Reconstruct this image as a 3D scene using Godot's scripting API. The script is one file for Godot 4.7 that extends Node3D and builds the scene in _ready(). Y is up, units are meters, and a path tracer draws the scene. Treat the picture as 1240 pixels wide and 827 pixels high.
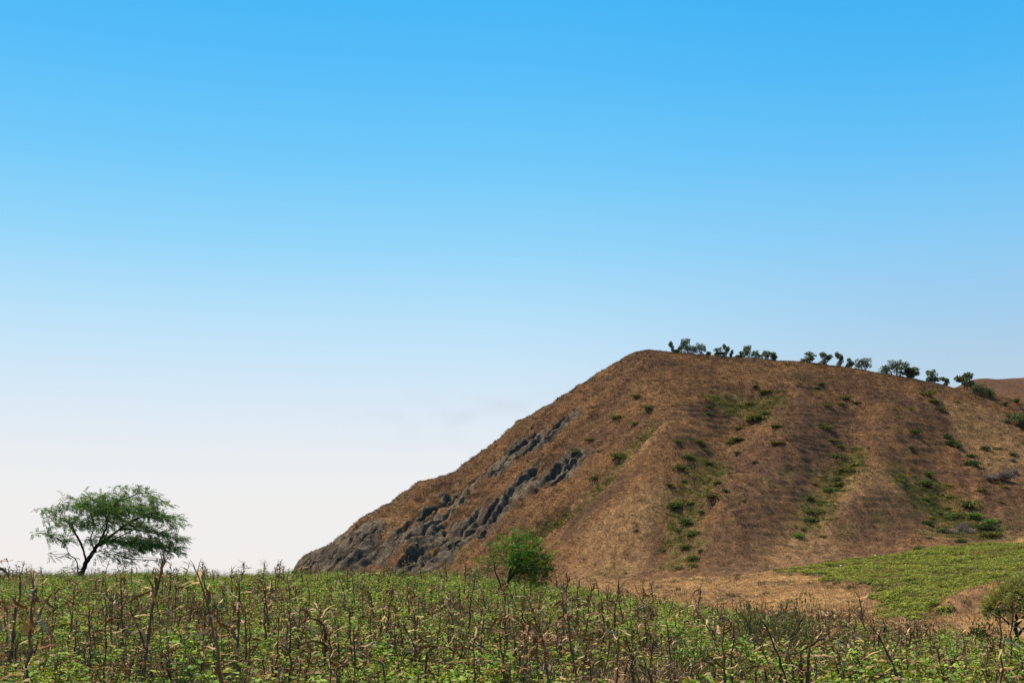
extends Node3D
# A dry hill behind a field of beans and dead maize under a hazy blue sky.
# Plan coordinates are (x, d): x to the right, d metres ahead of the viewpoint, so z = -d.

const EYE := 2.1

const CREST := [[-90, -22], [-81, -13], [-71.3, 0.8], [-70.5, 4.0], [-69.4, 5.6], [-64.4, 8.9], [-59.4, 11.0], [-55.2, 14.9], [-49.4, 19.4], [-41.0, 24.6], [-32.4, 31.7], [-26.5, 33.7], [-20.4, 35.8], [-14.1, 41.5], [-5.4, 48.0], [1.5, 54.9], [14.2, 62.6], [25.0, 70.4], [34.0, 76.1], [41.6, 81.0], [46.7, 83.5], [50.5, 84.3], [56.8, 84.2], [59.4, 83.5], [73.5, 82.4], [83.3, 81.9], [91.8, 81.0], [102.2, 80.2], [111.3, 79.7], [119.1, 79.0], [122.9, 78.4], [132.3, 77.1], [140.7, 75.2], [148.1, 73.5], [157.5, 71.6], [168.1, 70.1], [174.3, 68.7], [182.0, 66.8], [185.7, 65.7], [193.0, 63.0], [215, 62], [260, 52], [330, 40]]
# width, height, then the line in plan: x, distance in front of the viewpoint
const FOLDS := [
	[9, -4.2, [[79.3, 425.8], [61.0, 379.2], [48.3, 348.5], [43.5, 329.8], [40.9, 312.8]]],
	[8, -3.6, [[113.4, 414.2], [98.1, 380.2], [86.6, 353.8], [75.3, 333.2], [70.6, 322.5]]],
	[12, -5.0, [[147.0, 422.0], [121.6, 376.0], [117.9, 349.2], [115.1, 325.8]]],
	[4, -2.6, [[50.5, 397.5], [30.9, 382.2], [19.4, 376.5], [7.1, 370.5]]],
	[16, 4.2, [[46.6, 388.0], [36.2, 362.2], [28.3, 345.2], [23.4, 319.2]]],
	[15, 3.2, [[95.5, 429.5], [73.6, 367.2], [59.4, 330.8], [50.4, 303.8]]],
	[13, 3.6, [[128.3, 419.0], [105.7, 367.5], [83.6, 334.2], [61.8, 302.5]]],
	[6, 2.2, [[36.5, 445.8], [8.3, 425.5], [-15.8, 410.0], [-32.0, 385.2]]],
	[5, 2.2, [[22.3, 427.8], [0.0, 404.0], [-19.8, 387.5]]],
	[5, 1.8, [[5.1, 393.8], [-9.8, 383.0], [-21.4, 372.8]]],
	[5, -3, [[19.9, 436.8], [-5.4, 415.0], [-25.2, 393.0]]],
	[4, -2.6, [[0.0, 395.5], [-14.8, 384.5], [-24.9, 372.5]]],
	[5, -2.4, [[-5.8, 443.5], [-24.3, 418.8], [-42.7, 392.8]]],
]
const ROCK_BANDS := [
	[9, [[-67.7, 406.8], [-64.6, 412.5], [-55.7, 414.2]]],
	[13, [[-65.5, 407.5], [-45.6, 396.0], [-25.0, 390.5]]],
	[10, [[-58.1, 412.8], [-47.3, 410.2]]],
	[8, [[-34.7, 387.8], [-16.4, 423.0], [5.6, 432.2], [20.0, 439.5]]],
	[8, [[-27.5, 374.2], [-12.5, 390.2], [1.3, 396.5], [18.5, 407.2]]],
]
const STRAW_BANDS := [
	[14, [[31.3, 348.8], [27.5, 343.8], [24.4, 332.2]]],
	[6, [[48.6, 393.2], [37.2, 382.8], [19.4, 376.5]]],
	[5, [[-36.8, 408.8], [-50.9, 417.8]]],
	[10, [[103.6, 364.5], [81.4, 334.0], [63.5, 310.8]]],
	[14, [[160.7, 440.0], [157.2, 410.5], [154.2, 390.8]]],
	[5, [[123.2, 360.8], [110.6, 332.0]]],
	[6, [[-16.1, 416.5], [-26.1, 406.8]]],
	[9, [[37.8, 270.0], [52.8, 296.0], [64.3, 300.8]]],
]
const SOIL_BANDS := [
	[13, [[74.9, 362.2], [60.5, 331.0], [50.4, 303.8]]],
	[12, [[104.9, 347.2], [89.0, 330.5]]],
	[9, [[77.9, 425.5], [61.2, 407.8]]],
	[12, [[91.8, 414.0], [92.6, 376.2]]],
	[10, [[142.5, 368.5], [136.6, 343.5]]],
	[8, [[29.1, 376.2], [18.6, 362.5]]],
]
const OLIVE_BANDS := [
	[8, [[57.3, 369.0], [46.6, 344.8], [41.6, 318.0]]],
	[7, [[105.5, 387.2], [90.5, 359.8], [76.0, 333.5]]],
	[14, [[119.4, 369.8], [119.0, 349.2], [121.3, 332.0]]],
	[4, [[43.3, 392.0], [19.4, 376.5], [7.2, 371.5]]],
	[10, [[72.1, 424.5], [84.9, 419.2]]],
]
const PLOT := [Vector2(59.9, 298.0), Vector2(73.4, 302.8), Vector2(87.8, 312.2), Vector2(102.0, 312.8), Vector2(122.5, 308.5), Vector2(135.8, 311.8), Vector2(81.8, 189.0), Vector2(74.2, 188.0), Vector2(65.8, 181.8), Vector2(55.8, 169.2), Vector2(49.1, 158.2), Vector2(47.0, 161.2), Vector2(54.5, 189.8), Vector2(60.5, 216.2), Vector2(61.5, 235.5), Vector2(58.9, 272.0)]
# stretch of slope, x, distance, width, kind (d dark, g green, o olive, b bright, t bare twigs); highest first
const SHRUBS := [
	["high", 83.8, 434.5, 3.3, "o"],
	["high", 107.5, 439.2, 3.4, "d"],
	["high", 105.2, 434.2, 3.3, "d"],
	["high", 86.0, 429.2, 5.4, "o"],
	["high", 80.4, 425.5, 4.8, "o"],
	["high", 147.4, 448.2, 6.4, "o"],
	["high", 42.2, 427.0, 4.1, "o"],
	["high", 42.3, 427.0, 2.7, "o"],
	["high", 113.2, 427.5, 4.5, "o"],
	["high", 148.1, 443.8, 5.2, "o"],
	["high", 186.8, 469.0, 4.3, "d"],
	["high", 158.1, 448.0, 2.9, "o"],
	["high", 65.2, 416.5, 3.7, "d"],
	["high", 115.9, 425.2, 2.8, "o"],
	["high", 177.4, 455.8, 3.0, "d"],
	["high", 109.8, 422.5, 3.3, "o"],
	["high", 148.7, 438.8, 4.0, "o"],
	["high", 64.0, 411.2, 2.6, "g"],
	["high", 44.8, 412.8, 4.0, "o"],
	["high", 44.9, 411.5, 3.6, "o"],
	["high", 104.2, 418.0, 3.8, "o"],
	["high", 133.9, 426.0, 3.9, "o"],
	["left", 34.7, 419.8, 5.1, "o"],
	["left", 72.5, 403.8, 4.1, "o"],
	["left", 39.5, 406.0, 3.9, "o"],
	["left", 69.2, 392.2, 5.2, "o"],
	["left", 70.2, 392.0, 3.9, "o"],
	["left", 67.0, 390.8, 3.4, "o"],
	["left", 25.6, 415.0, 4.0, "o"],
	["left", 56.4, 383.0, 3.7, "o"],
	["left", 57.4, 382.8, 3.8, "o"],
	["left", 57.4, 379.8, 2.9, "g"],
	["left", 49.7, 377.8, 2.3, "o"],
	["left", 49.3, 376.8, 2.8, "g"],
	["left", 67.4, 379.8, 2.9, "o"],
	["left", 62.8, 378.2, 2.8, "o"],
	["left", 20.8, 410.2, 4.0, "g"],
	["left", 27.6, 400.8, 2.9, "o"],
	["left", 50.9, 370.8, 3.1, "o"],
	["left", 51.3, 370.8, 4.2, "g"],
	["left", 57.1, 370.2, 2.7, "o"],
	["left", 32.4, 389.0, 4.7, "g"],
	["left", 48.1, 363.8, 4.4, "g"],
	["left", 48.3, 358.8, 2.2, "g"],
	["left", 24.6, 386.2, 3.8, "d"],
	["left", 57.3, 356.5, 2.6, "o"],
	["left", 44.1, 356.8, 3.4, "o"],
	["left", 48.4, 348.5, 3.4, "o"],
	["left", 58.5, 348.8, 2.5, "d"],
	["left", 53.9, 344.0, 5.0, "o"],
	["left", 44.1, 347.2, 5.0, "g"],
	["left", 50.4, 339.8, 2.9, "d"],
	["left", 61.6, 341.2, 1.6, "d"],
	["left", 45.5, 337.5, 5.7, "g"],
	["left", 43.3, 335.8, 2.8, "g"],
	["left", 46.0, 329.8, 4.0, "g"],
	["left", 43.7, 325.0, 3.5, "g"],
	["left", 38.4, 329.2, 2.4, "g"],
	["left", 46.6, 318.5, 2.1, "d"],
	["left", 44.3, 316.2, 3.8, "g"],
	["left", 43.6, 311.5, 3.4, "o"],
	["left", 40.4, 312.5, 3.0, "o"],
	["middle", 81.9, 407.8, 4.6, "g"],
	["middle", 79.2, 406.5, 7.8, "o"],
	["middle", 77.5, 406.2, 5.6, "g"],
	["middle", 98.6, 401.8, 3.0, "g"],
	["middle", 99.7, 400.5, 4.8, "g"],
	["middle", 82.1, 393.0, 3.3, "o"],
	["middle", 82.1, 392.5, 3.9, "o"],
	["middle", 98.7, 393.2, 3.8, "o"],
	["middle", 101.0, 391.5, 3.8, "o"],
	["middle", 108.7, 387.5, 1.7, "d"],
	["middle", 98.1, 384.2, 5.1, "g"],
	["middle", 79.2, 379.2, 4.3, "o"],
	["middle", 79.5, 379.2, 3.6, "o"],
	["middle", 101.3, 376.2, 4.5, "o"],
	["middle", 96.8, 371.2, 5.4, "o"],
	["middle", 69.8, 365.5, 2.2, "d"],
	["middle", 93.3, 366.8, 4.4, "g"],
	["middle", 85.8, 361.2, 2.6, "o"],
	["middle", 92.8, 361.8, 5.2, "o"],
	["middle", 88.9, 357.0, 4.3, "g"],
	["middle", 81.8, 350.8, 3.8, "g"],
	["middle", 84.8, 349.5, 2.9, "o"],
	["middle", 81.0, 342.8, 4.9, "o"],
	["middle", 78.5, 337.5, 4.1, "g"],
	["middle", 75.1, 332.0, 1.6, "d"],
	["middle", 79.3, 328.2, 2.4, "o"],
	["middle", 73.3, 327.5, 3.9, "b"],
	["right", 176.7, 442.2, 5.8, "d"],
	["right", 143.4, 418.0, 4.5, "d"],
	["right", 128.7, 405.5, 3.9, "d"],
	["right", 141.7, 412.0, 4.5, "d"],
	["right", 144.1, 410.5, 4.9, "g"],
	["right", 152.8, 410.2, 3.9, "d"],
	["right", 157.0, 411.0, 3.0, "d"],
	["right", 123.7, 393.5, 2.6, "d"],
	["right", 145.8, 402.2, 4.4, "d"],
	["right", 160.1, 405.5, 3.4, "d"],
	["right", 142.8, 394.5, 5.2, "d"],
	["right", 157.6, 400.8, 3.4, "t"],
	["right", 124.2, 381.2, 4.6, "g"],
	["right", 152.5, 388.5, 4.7, "t"],
	["right", 120.7, 373.8, 6.3, "g"],
	["right", 142.3, 381.2, 4.6, "t"],
	["right", 146.1, 381.8, 7.3, "t"],
	["right", 110.7, 366.2, 4.0, "o"],
	["right", 125.7, 368.0, 3.5, "o"],
	["right", 136.0, 371.0, 3.6, "o"],
	["right", 144.8, 375.5, 2.7, "o"],
	["right", 117.6, 363.5, 2.6, "d"],
	["right", 123.1, 362.0, 2.6, "g"],
	["right", 128.8, 361.2, 6.9, "g"],
	["right", 138.8, 365.0, 3.1, "o"],
	["right", 118.8, 357.2, 2.6, "g"],
	["right", 122.1, 353.8, 6.8, "g"],
	["right", 114.9, 351.0, 2.1, "g"],
	["right", 127.1, 352.5, 5.1, "b"],
	["right", 111.9, 345.0, 4.1, "d"],
	["right", 128.9, 346.5, 4.2, "b"],
	["right", 132.1, 347.5, 1.7, "d"],
	["right", 119.4, 342.0, 5.8, "t"],
	["right", 113.5, 339.0, 3.7, "g"],
	["right", 125.6, 340.2, 5.7, "d"],
	["right", 115.1, 337.0, 3.6, "t"],
	["right", 119.7, 337.5, 4.1, "t"],
	["right", 123.9, 333.8, 6.4, "o"],
	["right", 107.1, 329.8, 1.6, "d"],
	["right", 112.9, 324.2, 3.1, "d"],
	["right", 99.8, 316.0, 4.6, "g"],
	["right", 99.3, 279.0, 4.0, "g"],
]
# x, distance, height, width; from the summit outwards
const RIDGE_TREES := [
	[60.6, 476, 4.0, 2.2],
	[63.5, 476, 3.5, 3.4],
	[66.2, 476, 5.7, 3.1],
	[68.2, 476, 4.2, 2.5],
	[71.3, 476, 4.5, 2.8],
	[74.5, 476, 2.0, 2.2],
	[78.9, 476, 4.0, 3.7],
	[81.7, 476, 4.6, 2.8],
	[83.2, 476, 2.9, 1.9],
	[87.0, 476, 4.2, 3.7],
	[89.6, 476, 5.1, 2.8],
	[92.6, 476, 3.2, 2.3],
	[96.0, 476, 3.9, 3.7],
	[99.9, 476, 3.9, 3.9],
	[112.2, 476, 4.8, 4.6],
	[119.5, 476, 4.5, 4.6],
	[124.8, 476, 5.2, 3.4],
	[128.1, 476, 5.1, 3.4],
	[133.5, 476, 4.3, 3.9],
	[141.3, 476, 3.4, 2.2],
	[145.4, 476, 5.9, 6.2],
	[151.2, 476, 5.2, 7.1],
	[159.3, 476, 5.4, 4.0],
	[164.4, 476, 3.5, 3.7],
	[170.5, 476, 6.0, 6.8],
	[174.3, 476, 6.2, 3.7],
	[171.8, 464.2, 4.4, 4.2],
	[175.6, 464.2, 4.4, 4.5],
	[173.7, 434.0, 4.9, 6.7],
]
# x, distance, height
const TALL_MAIZE := [
	[-9.42, 24, 2.36],
	[-9.6, 25, 2.06],
	[-7.39, 20, 2.0],
	[-10.2, 30, 1.37],
	[-6.22, 22, 2.39],
	[-6.55, 24, 1.41],
	[-9.94, 28, 1.02],
	[-10.19, 32, 0.98],
	[-5.71, 24, 1.34],
	[-6.14, 27, 1.42],
	[-4.34, 20, 2.19],
	[-4.81, 23, 1.97],
	[-4.85, 24, 1.49],
	[-5.64, 30, 1.65],
	[-4.34, 24, 1.41],
	[-3.72, 26, 1.8],
	[-3.01, 22, 1.7],
	[-3.01, 25, 1.36],
	[-3.24, 30, 1.23],
	[-2.28, 27, 1.15],
	[-1.52, 24, 1.2],
	[-1.37, 30, 1.12],
	[-0.6, 21, 1.25],
	[-0.11, 22, 1.16],
	[0.17, 22, 1.39],
	[0.29, 23, 1.27],
	[0.53, 24, 1.54],
	[0.67, 22, 1.4],
	[1.22, 24, 1.74],
	[1.43, 25, 1.29],
	[1.99, 28, 1.4],
	[2.72, 26, 1.37],
	[1.74, 22, 1.13],
	[2.07, 23, 1.14],
	[3.16, 26, 1.11],
	[3.82, 28, 1.14],
	[3.22, 21, 1.26],
	[3.95, 24, 1.22],
	[3.97, 22, 1.23],
	[3.91, 21, 1.11],
	[5.01, 24, 1.18],
	[4.74, 21, 1.73],
	[4.85, 22, 1.42],
	[6.01, 25, 0.95],
	[6.44, 24, 0.91],
	[7.82, 27, 0.85],
	[7.45, 24, 0.77],
	[7.69, 23, 0.76],
	[-3.82, 50, 1.13],
	[-3.5, 55, 0.92],
	[4.39, 60, 1.13],
	[-9.94, 52, 1.04],
	[-11.86, 46, 1.09],
	[-11.36, 38, 1.13],
]

# ---------------------------------------------------------------- mesh builder
class MB:
	var v := PackedVector3Array()
	var n := PackedVector3Array()
	var c := PackedColorArray()
	func tri(a: Vector3, b: Vector3, e: Vector3, col: Color) -> void:
		var nn := (e - a).cross(b - a).normalized()
		v.append(a); v.append(b); v.append(e)
		n.append(nn); n.append(nn); n.append(nn)
		c.append(col); c.append(col); c.append(col)
	func leaf(p: Vector3, dir: Vector3, side: Vector3, l: float, w: float, col: Color) -> void:
		var m := p + dir * (l * 0.45)
		var t := p + dir * l
		tri(p, m + side * w, t, col)
		tri(p, t, m - side * w, col)
	func tube(pts: Array, rs: Array, sides: int, col: Color, vary := 0.0, noise: RandomNumberGenerator = null) -> void:
		var count := pts.size()
		var rings := []
		var up := Vector3(0.31, 0.2, 0.93)
		for i in count:
			var t: Vector3 = (pts[mini(i + 1, count - 1)] - pts[maxi(i - 1, 0)]).normalized()
			var s := t.cross(up).normalized()
			var b := s.cross(t).normalized()
			var ring := []
			for k in sides:
				var a := TAU * k / sides
				ring.append([pts[i] + (s * cos(a) + b * sin(a)) * rs[i], s * cos(a) + b * sin(a)])
			rings.append(ring)
		for i in count - 1:
			var cc := col
			if noise:
				var f := 1.0 + noise.randf_range(-vary, vary)
				cc = Color(col.r * f, col.g * f, col.b * f)
			for k in sides:
				var k2 := (k + 1) % sides
				var q := [rings[i][k], rings[i][k2], rings[i + 1][k2], rings[i + 1][k]]
				for tr in [[0, 1, 2], [0, 2, 3]]:
					var a: Vector3 = q[tr[0]][0]
					var b: Vector3 = q[tr[1]][0]
					var e: Vector3 = q[tr[2]][0]
					var order: Array = tr
					if (e - a).cross(b - a).dot(q[tr[0]][1]) < 0.0:
						order = [tr[0], tr[2], tr[1]]
					for j in order:
						v.append(q[j][0]); n.append(q[j][1]); c.append(cc)
	func ribbon(pts: Array, sides: Array, ws: Array, col: Color, tip: Color) -> void:
		for i in pts.size() - 1:
			var f := float(i) / pts.size()
			var cc := col.lerp(tip, f)
			var a: Vector3 = pts[i] + sides[i] * ws[i]
			var b: Vector3 = pts[i] - sides[i] * ws[i]
			var e: Vector3 = pts[i + 1] + sides[i + 1] * ws[i + 1]
			var g: Vector3 = pts[i + 1] - sides[i + 1] * ws[i + 1]
			tri(a, b, g, cc)
			tri(a, g, e, cc)
	func add(o: MB, t: Transform3D) -> void:
		for i in o.v.size():
			v.append(t * o.v[i])
			n.append((t.basis * o.n[i]).normalized())
		c.append_array(o.c)
	func mesh(m: Material) -> ArrayMesh:
		var a := []
		a.resize(Mesh.ARRAY_MAX)
		a[Mesh.ARRAY_VERTEX] = v
		a[Mesh.ARRAY_NORMAL] = n
		a[Mesh.ARRAY_COLOR] = c
		var am := ArrayMesh.new()
		am.add_surface_from_arrays(Mesh.PRIMITIVE_TRIANGLES, a)
		am.surface_set_material(0, m)
		return am

# ---------------------------------------------------------------- small helpers
var rng := RandomNumberGenerator.new()
var taken := {}
var mat := {}
var n_big := FastNoiseLite.new()
var n_mid := FastNoiseLite.new()
var n_fine := FastNoiseLite.new()
var n_cell := FastNoiseLite.new()
var n_crack := FastNoiseLite.new()
var n_patch := FastNoiseLite.new()

func rf(a: float, b: float) -> float:
	return rng.randf_range(a, b)

func ss(a: float, b: float, x: float) -> float:
	return smoothstep(a, b, x)

func numbered(called: String) -> String:
	taken[called] = taken.get(called, 0) + 1
	return called if taken[called] == 1 else "%s_%03d" % [called, taken[called] - 1]

func tag(o: Node, label := "", category := "", group := "", kind := "") -> void:
	if label: o.set_meta("label", label)
	if category: o.set_meta("category", category)
	if group: o.set_meta("group", group)
	if kind: o.set_meta("kind", kind)

func base(called: String, at := Vector3.ZERO) -> Node3D:
	var o := Node3D.new()
	o.name = numbered(called)
	add_child(o)
	o.position = at
	return o

func part(called: String, mb: MB, m: Material, parent: Node) -> MeshInstance3D:
	var o := MeshInstance3D.new()
	o.name = called if parent != self else numbered(called)
	o.mesh = mb.mesh(m)
	parent.add_child(o, true)
	return o

func copy(o: Node3D) -> Node3D:
	var r: Node3D = o.duplicate()
	r.name = numbered(String(o.name).rstrip("_0123456789"))
	add_child(r)
	return r

func vary(c: Color, f: float) -> Color:
	var k := 1.0 + rf(-f, f)
	return Color(c.r * k * (1.0 + rf(-0.12, 0.12) * f * 2.0), c.g * k, c.b * k * (1.0 + rf(-0.15, 0.15) * f * 2.0))

func rand_dir() -> Vector3:
	var y := rf(-1, 1)
	var a := rf(0, TAU)
	var r := sqrt(1.0 - y * y)
	return Vector3(r * cos(a), y, r * sin(a))

func scatter(called: String, mesh: Mesh, list: Array, parent: Node = self) -> MultiMeshInstance3D:
	var mm := MultiMesh.new()
	mm.transform_format = MultiMesh.TRANSFORM_3D
	mm.use_colors = true
	mm.mesh = mesh
	mm.instance_count = list.size()
	for i in list.size():
		mm.set_instance_transform(i, list[i][0])
		mm.set_instance_color(i, list[i][1])
	var o := MultiMeshInstance3D.new()
	o.multimesh = mm
	o.name = called if parent != self else numbered(called)
	parent.add_child(o, true)
	return o

func stand(x: float, y: float, d: float, turn: float, s: Vector3, tilt := 0.0) -> Transform3D:
	var b := Basis(Vector3.UP, turn)
	if tilt != 0.0:
		b = Basis(Vector3(cos(turn * 3.0), 0, sin(turn * 3.0)), tilt) * b
	return Transform3D(b * Basis.from_scale(s), Vector3(x, y, -d))

# ---------------------------------------------------------------- the lie of the land
func field_height(x: float, d: float) -> float:
	var t := clampf((d - 20.0) / 55.0, -0.3, 1.2)
	return lerpf(-2.1, -0.45 - 4.4 * ss(-6, 30, x), t)

func meadow_height(x: float, d: float) -> float:
	return clampf(7.2 + 0.1 * (x - 120.0) + 0.039 * (minf(d, 330.0) - 300.0), -11.0, 16.0)

func ground_height(x: float, d: float) -> float:
	var s := ss(78, 140, d)
	var h := lerpf(field_height(x, d), meadow_height(x, d), s)
	if d > 110 and d < 350 and x > 10:
		h += 0.9 * n_big.get_noise_2d(x * 1.4, d * 1.1) + 0.45 * n_mid.get_noise_2d(x, d) + 0.2 * n_fine.get_noise_2d(x, d)
		# the eroded bank in front of the green plot
		var e := Vector2((x - 63.0) / 12.5, (d - 166.0) / 8.0).length()
		if e < 1.6:
			h += (2.6 + 1.1 * n_mid.get_noise_2d(x * 0.9, d * 0.9) + 0.5 * n_fine.get_noise_2d(x * 1.2, d * 1.2)) * (1.0 - ss(0.3, 1.0 + 0.35 * n_mid.get_noise_2d(x * 1.5, d), e + 0.12 * n_fine.get_noise_2d(x, d)))
	elif d < 110:
		h += 0.16 * n_mid.get_noise_2d(x, d) + 0.05 * n_fine.get_noise_2d(x * 3.0, d * 3.0)
	return h + EYE

func crest_distance(x: float) -> float:
	return 425.0 + 55.0 * ss(-75, 40, x)

func crest_height(x: float) -> float:
	for i in CREST.size() - 1:
		if x < CREST[i + 1][0]:
			return lerpf(CREST[i][1], CREST[i + 1][1], clampf((x - CREST[i][0]) / (CREST[i + 1][0] - CREST[i][0]), 0, 1))
	return CREST[-1][1]

func hill_height(x: float, d: float) -> float:
	var rel := crest_distance(x) - d
	return crest_height(x) - 0.52 * (sqrt(rel * rel + 144.0) - 12.0) + EYE

const CELL := 2.0
const GX0 := -100.0
const GD0 := 266.0
const GNX := 196
const GND := 136
var lay := {}

func band(bands: Array, x: float, d: float, with_height: bool) -> float:
	var p := Vector2(x, d)
	var out := 0.0
	for b in bands:
		var pts: Array = b[2] if with_height else b[1]
		var best := 1e9
		for i in pts.size() - 1:
			var a := Vector2(pts[i][0], pts[i][1])
			var e := Vector2(pts[i + 1][0], pts[i + 1][1]) - a
			var t := clampf((p - a).dot(e) / e.length_squared(), 0, 1)
			best = minf(best, (p - a - e * t).length_squared())
		var g := exp(-best / (b[0] * b[0]))
		if with_height:
			out += b[1] * g
		else:
			out = maxf(out, g)
	return out

func lay_out() -> void:
	var names := {"fold": FOLDS, "rock": ROCK_BANDS, "straw": STRAW_BANDS, "soil": SOIL_BANDS, "olive": OLIVE_BANDS}
	for k in names:
		var a := PackedFloat32Array()
		a.resize(GNX * GND)
		for j in GND:
			for i in GNX:
				a[j * GNX + i] = band(names[k], GX0 + i * CELL, GD0 + j * CELL, k == "fold")
		lay[k] = a

func look_up(k: String, x: float, d: float) -> float:
	var fx := clampf((x - GX0) / CELL, 0, GNX - 1.001)
	var fd := clampf((d - GD0) / CELL, 0, GND - 1.001)
	var i := int(fx)
	var j := int(fd)
	var a: PackedFloat32Array = lay[k]
	var o := j * GNX + i
	fx -= i
	fd -= j
	return lerpf(lerpf(a[o], a[o + 1], fx), lerpf(a[o + GNX], a[o + GNX + 1], fx), fd)

func rockiness(x: float, d: float) -> float:
	var r := look_up("rock", x, d)
	if r < 0.05:
		return 0.0
	var rel := crest_distance(x) - d
	var u := x + 1.2 * rel
	return ss(0.5, 0.66, r + 0.45 * ss(-38, -62, x) + 0.6 * n_mid.get_noise_2d(u * 0.42, rel * 0.14) + 0.3 * n_mid.get_noise_2d(x * 0.9 + 50.0, d * 0.9) + 0.22 * n_fine.get_noise_2d(x * 0.9, d * 0.9))

func hill_surface(x: float, d: float) -> float:
	var a := hill_height(x, d)
	var b := ground_height(x, d)
	var gap := a - b
	if gap < -9.0:
		return b - 2.0
	var h := maxf(7.0 - absf(gap), 0.0) / 7.0
	var y := maxf(a, b) + h * h * 1.75
	y -= 2.0 * (1.0 - ss(-7, -4, gap))
	var w := ss(0, 14, gap)
	if w > 0.0:
		var rel := crest_distance(x) - d
		var top := ss(-2, 26, rel)
		y += 1.0 * look_up("fold", x, d) * w * lerpf(0.15, 1.0, top)
		var k := lerpf(1.2, 0.25, ss(15, 75, x))
		var u := x + k * rel
		# long ribs and rills that run downhill, benches that run across
		y += w * lerpf(0.35, 1.0, top) * (0.95 * n_big.get_noise_2d(u * 2.2, rel * 0.35) + 0.6 * n_mid.get_noise_2d(u * 0.75, rel * 0.13))
		y += w * 0.75 * n_mid.get_noise_2d(x * 0.5, y * 2.6)
		y += w * 0.22 * n_fine.get_noise_2d(x * 0.8, y * 3.0)
		y += w * 0.13 * n_fine.get_noise_2d(x * 2.2, d * 2.2)
		var st := y / 1.9 + 0.8 * n_mid.get_noise_2d(x * 0.4, d * 0.3)
		var sf := st - floorf(st)
		y += w * top * 0.75 * ss(0.25, 0.6, 0.55 * look_up("soil", x, d) + n_patch.get_noise_2d(x * 2.4 + 31.0, d * 2.4) + 0.4 * n_fine.get_noise_2d(x * 0.6, d * 0.6)) * (ss(0.62, 0.9, sf) - sf)
		var r := rockiness(x, d) * w
		if r > 0.0:
			var wander := 2.0 * n_fine.get_noise_2d(x * 0.3, d * 0.3)
			var rib := n_mid.get_noise_2d(u * 0.5 + wander, rel * 0.17)
			var cleft := 1.0 - ss(0.0, 0.13, absf(n_mid.get_noise_2d(u * 0.42 + wander + 40.0, rel * 0.2 + 9.0)))
			var ledge := y / 2.6 + 0.8 * n_mid.get_noise_2d(x * 0.6, d * 0.6)
			var fr := ledge - floorf(ledge)
			y += r * lerpf(0.3, 1.0, top) * (2.2 * rib - 1.9 * cleft + 1.0 * (ss(0.35, 0.65, fr) - fr) + 0.75 * n_fine.get_noise_2d(x * 1.1, d * 1.1))
	return y

# ---------------------------------------------------------------- what grows and lies on it (base colours, linear)
const GRASS := Color(0.23, 0.126, 0.062)
const RUSSET := Color(0.155, 0.086, 0.052)
const STRAW := Color(0.33, 0.21, 0.108)
const SOIL := Color(0.128, 0.077, 0.05)
const OLIVE := Color(0.15, 0.125, 0.045)
const ROCK := Color(0.105, 0.087, 0.068)

func hill_color(x: float, d: float) -> Color:
	var p := n_patch.get_noise_2d(x * 1.3, d * 1.3)
	var q := n_mid.get_noise_2d(x * 0.7 + 300.0, d * 0.5)
	var f := n_fine.get_noise_2d(x * 1.7, d * 1.1)
	var c := GRASS.lerp(RUSSET, ss(-0.25, 0.35, p + 0.5 * q))
	c = c.lerp(SOIL, 0.3 * ss(0.15, 0.55, n_patch.get_noise_2d(x * 1.9 + 90.0, d * 1.4) + 0.5 * f))
	c = c.lerp(STRAW, 0.6 * ss(0.35, 0.75, look_up("straw", x, d) + 0.25 * f + 0.3 * q))
	c = c.lerp(SOIL, 0.68 * ss(0.45, 0.72, look_up("soil", x, d) + 0.22 * f + 0.3 * q))
	c = c.lerp(OLIVE, 0.75 * ss(0.45, 0.9, look_up("olive", x, d) + 0.5 * q + 0.3 * f))
	c = c.lerp(OLIVE, 0.35 * ss(0.3, 0.55, n_patch.get_noise_2d(x * 2.1 - 70.0, d * 2.6)))
	# streaks of bare earth and straw down the slope
	var u := x + lerpf(1.2, 0.25, ss(15, 75, x)) * (crest_distance(x) - d)
	var sk := n_fine.get_noise_2d(u * 0.9, d * 0.09)
	c = c.lerp(SOIL, 0.28 * ss(0.12, 0.4, sk)).lerp(STRAW, 0.2 * ss(0.12, 0.42, -sk))
	var gr := 1.0 + 0.28 * n_fine.get_noise_2d(x * 4.3, d * 2.9)
	c = Color(c.r * gr, c.g * gr, c.b * gr)
	var r := rockiness(x, d)
	if r > 0.0:
		var rc := ROCK.lerp(Color(0.205, 0.17, 0.13), ss(-0.2, 0.6, n_cell.get_noise_2d(x * 1.5, d * 1.1) * 0.6 + n_fine.get_noise_2d(x * 3.0, d * 2.0)))
		c = c.lerp(rc, ss(0.35, 0.75, r + 0.6 * f + 0.35 * q))
	return c

func plot_at(x: float, d: float) -> bool:
	var k := 5.5
	return Geometry2D.is_point_in_polygon(Vector2(x + k * n_mid.get_noise_2d(x, d), d + 2.0 * k * n_mid.get_noise_2d(d, x) + 7.0 * n_fine.get_noise_2d(x, d * 0.6)), plot_poly)

var plot_poly := PackedVector2Array()

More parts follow.
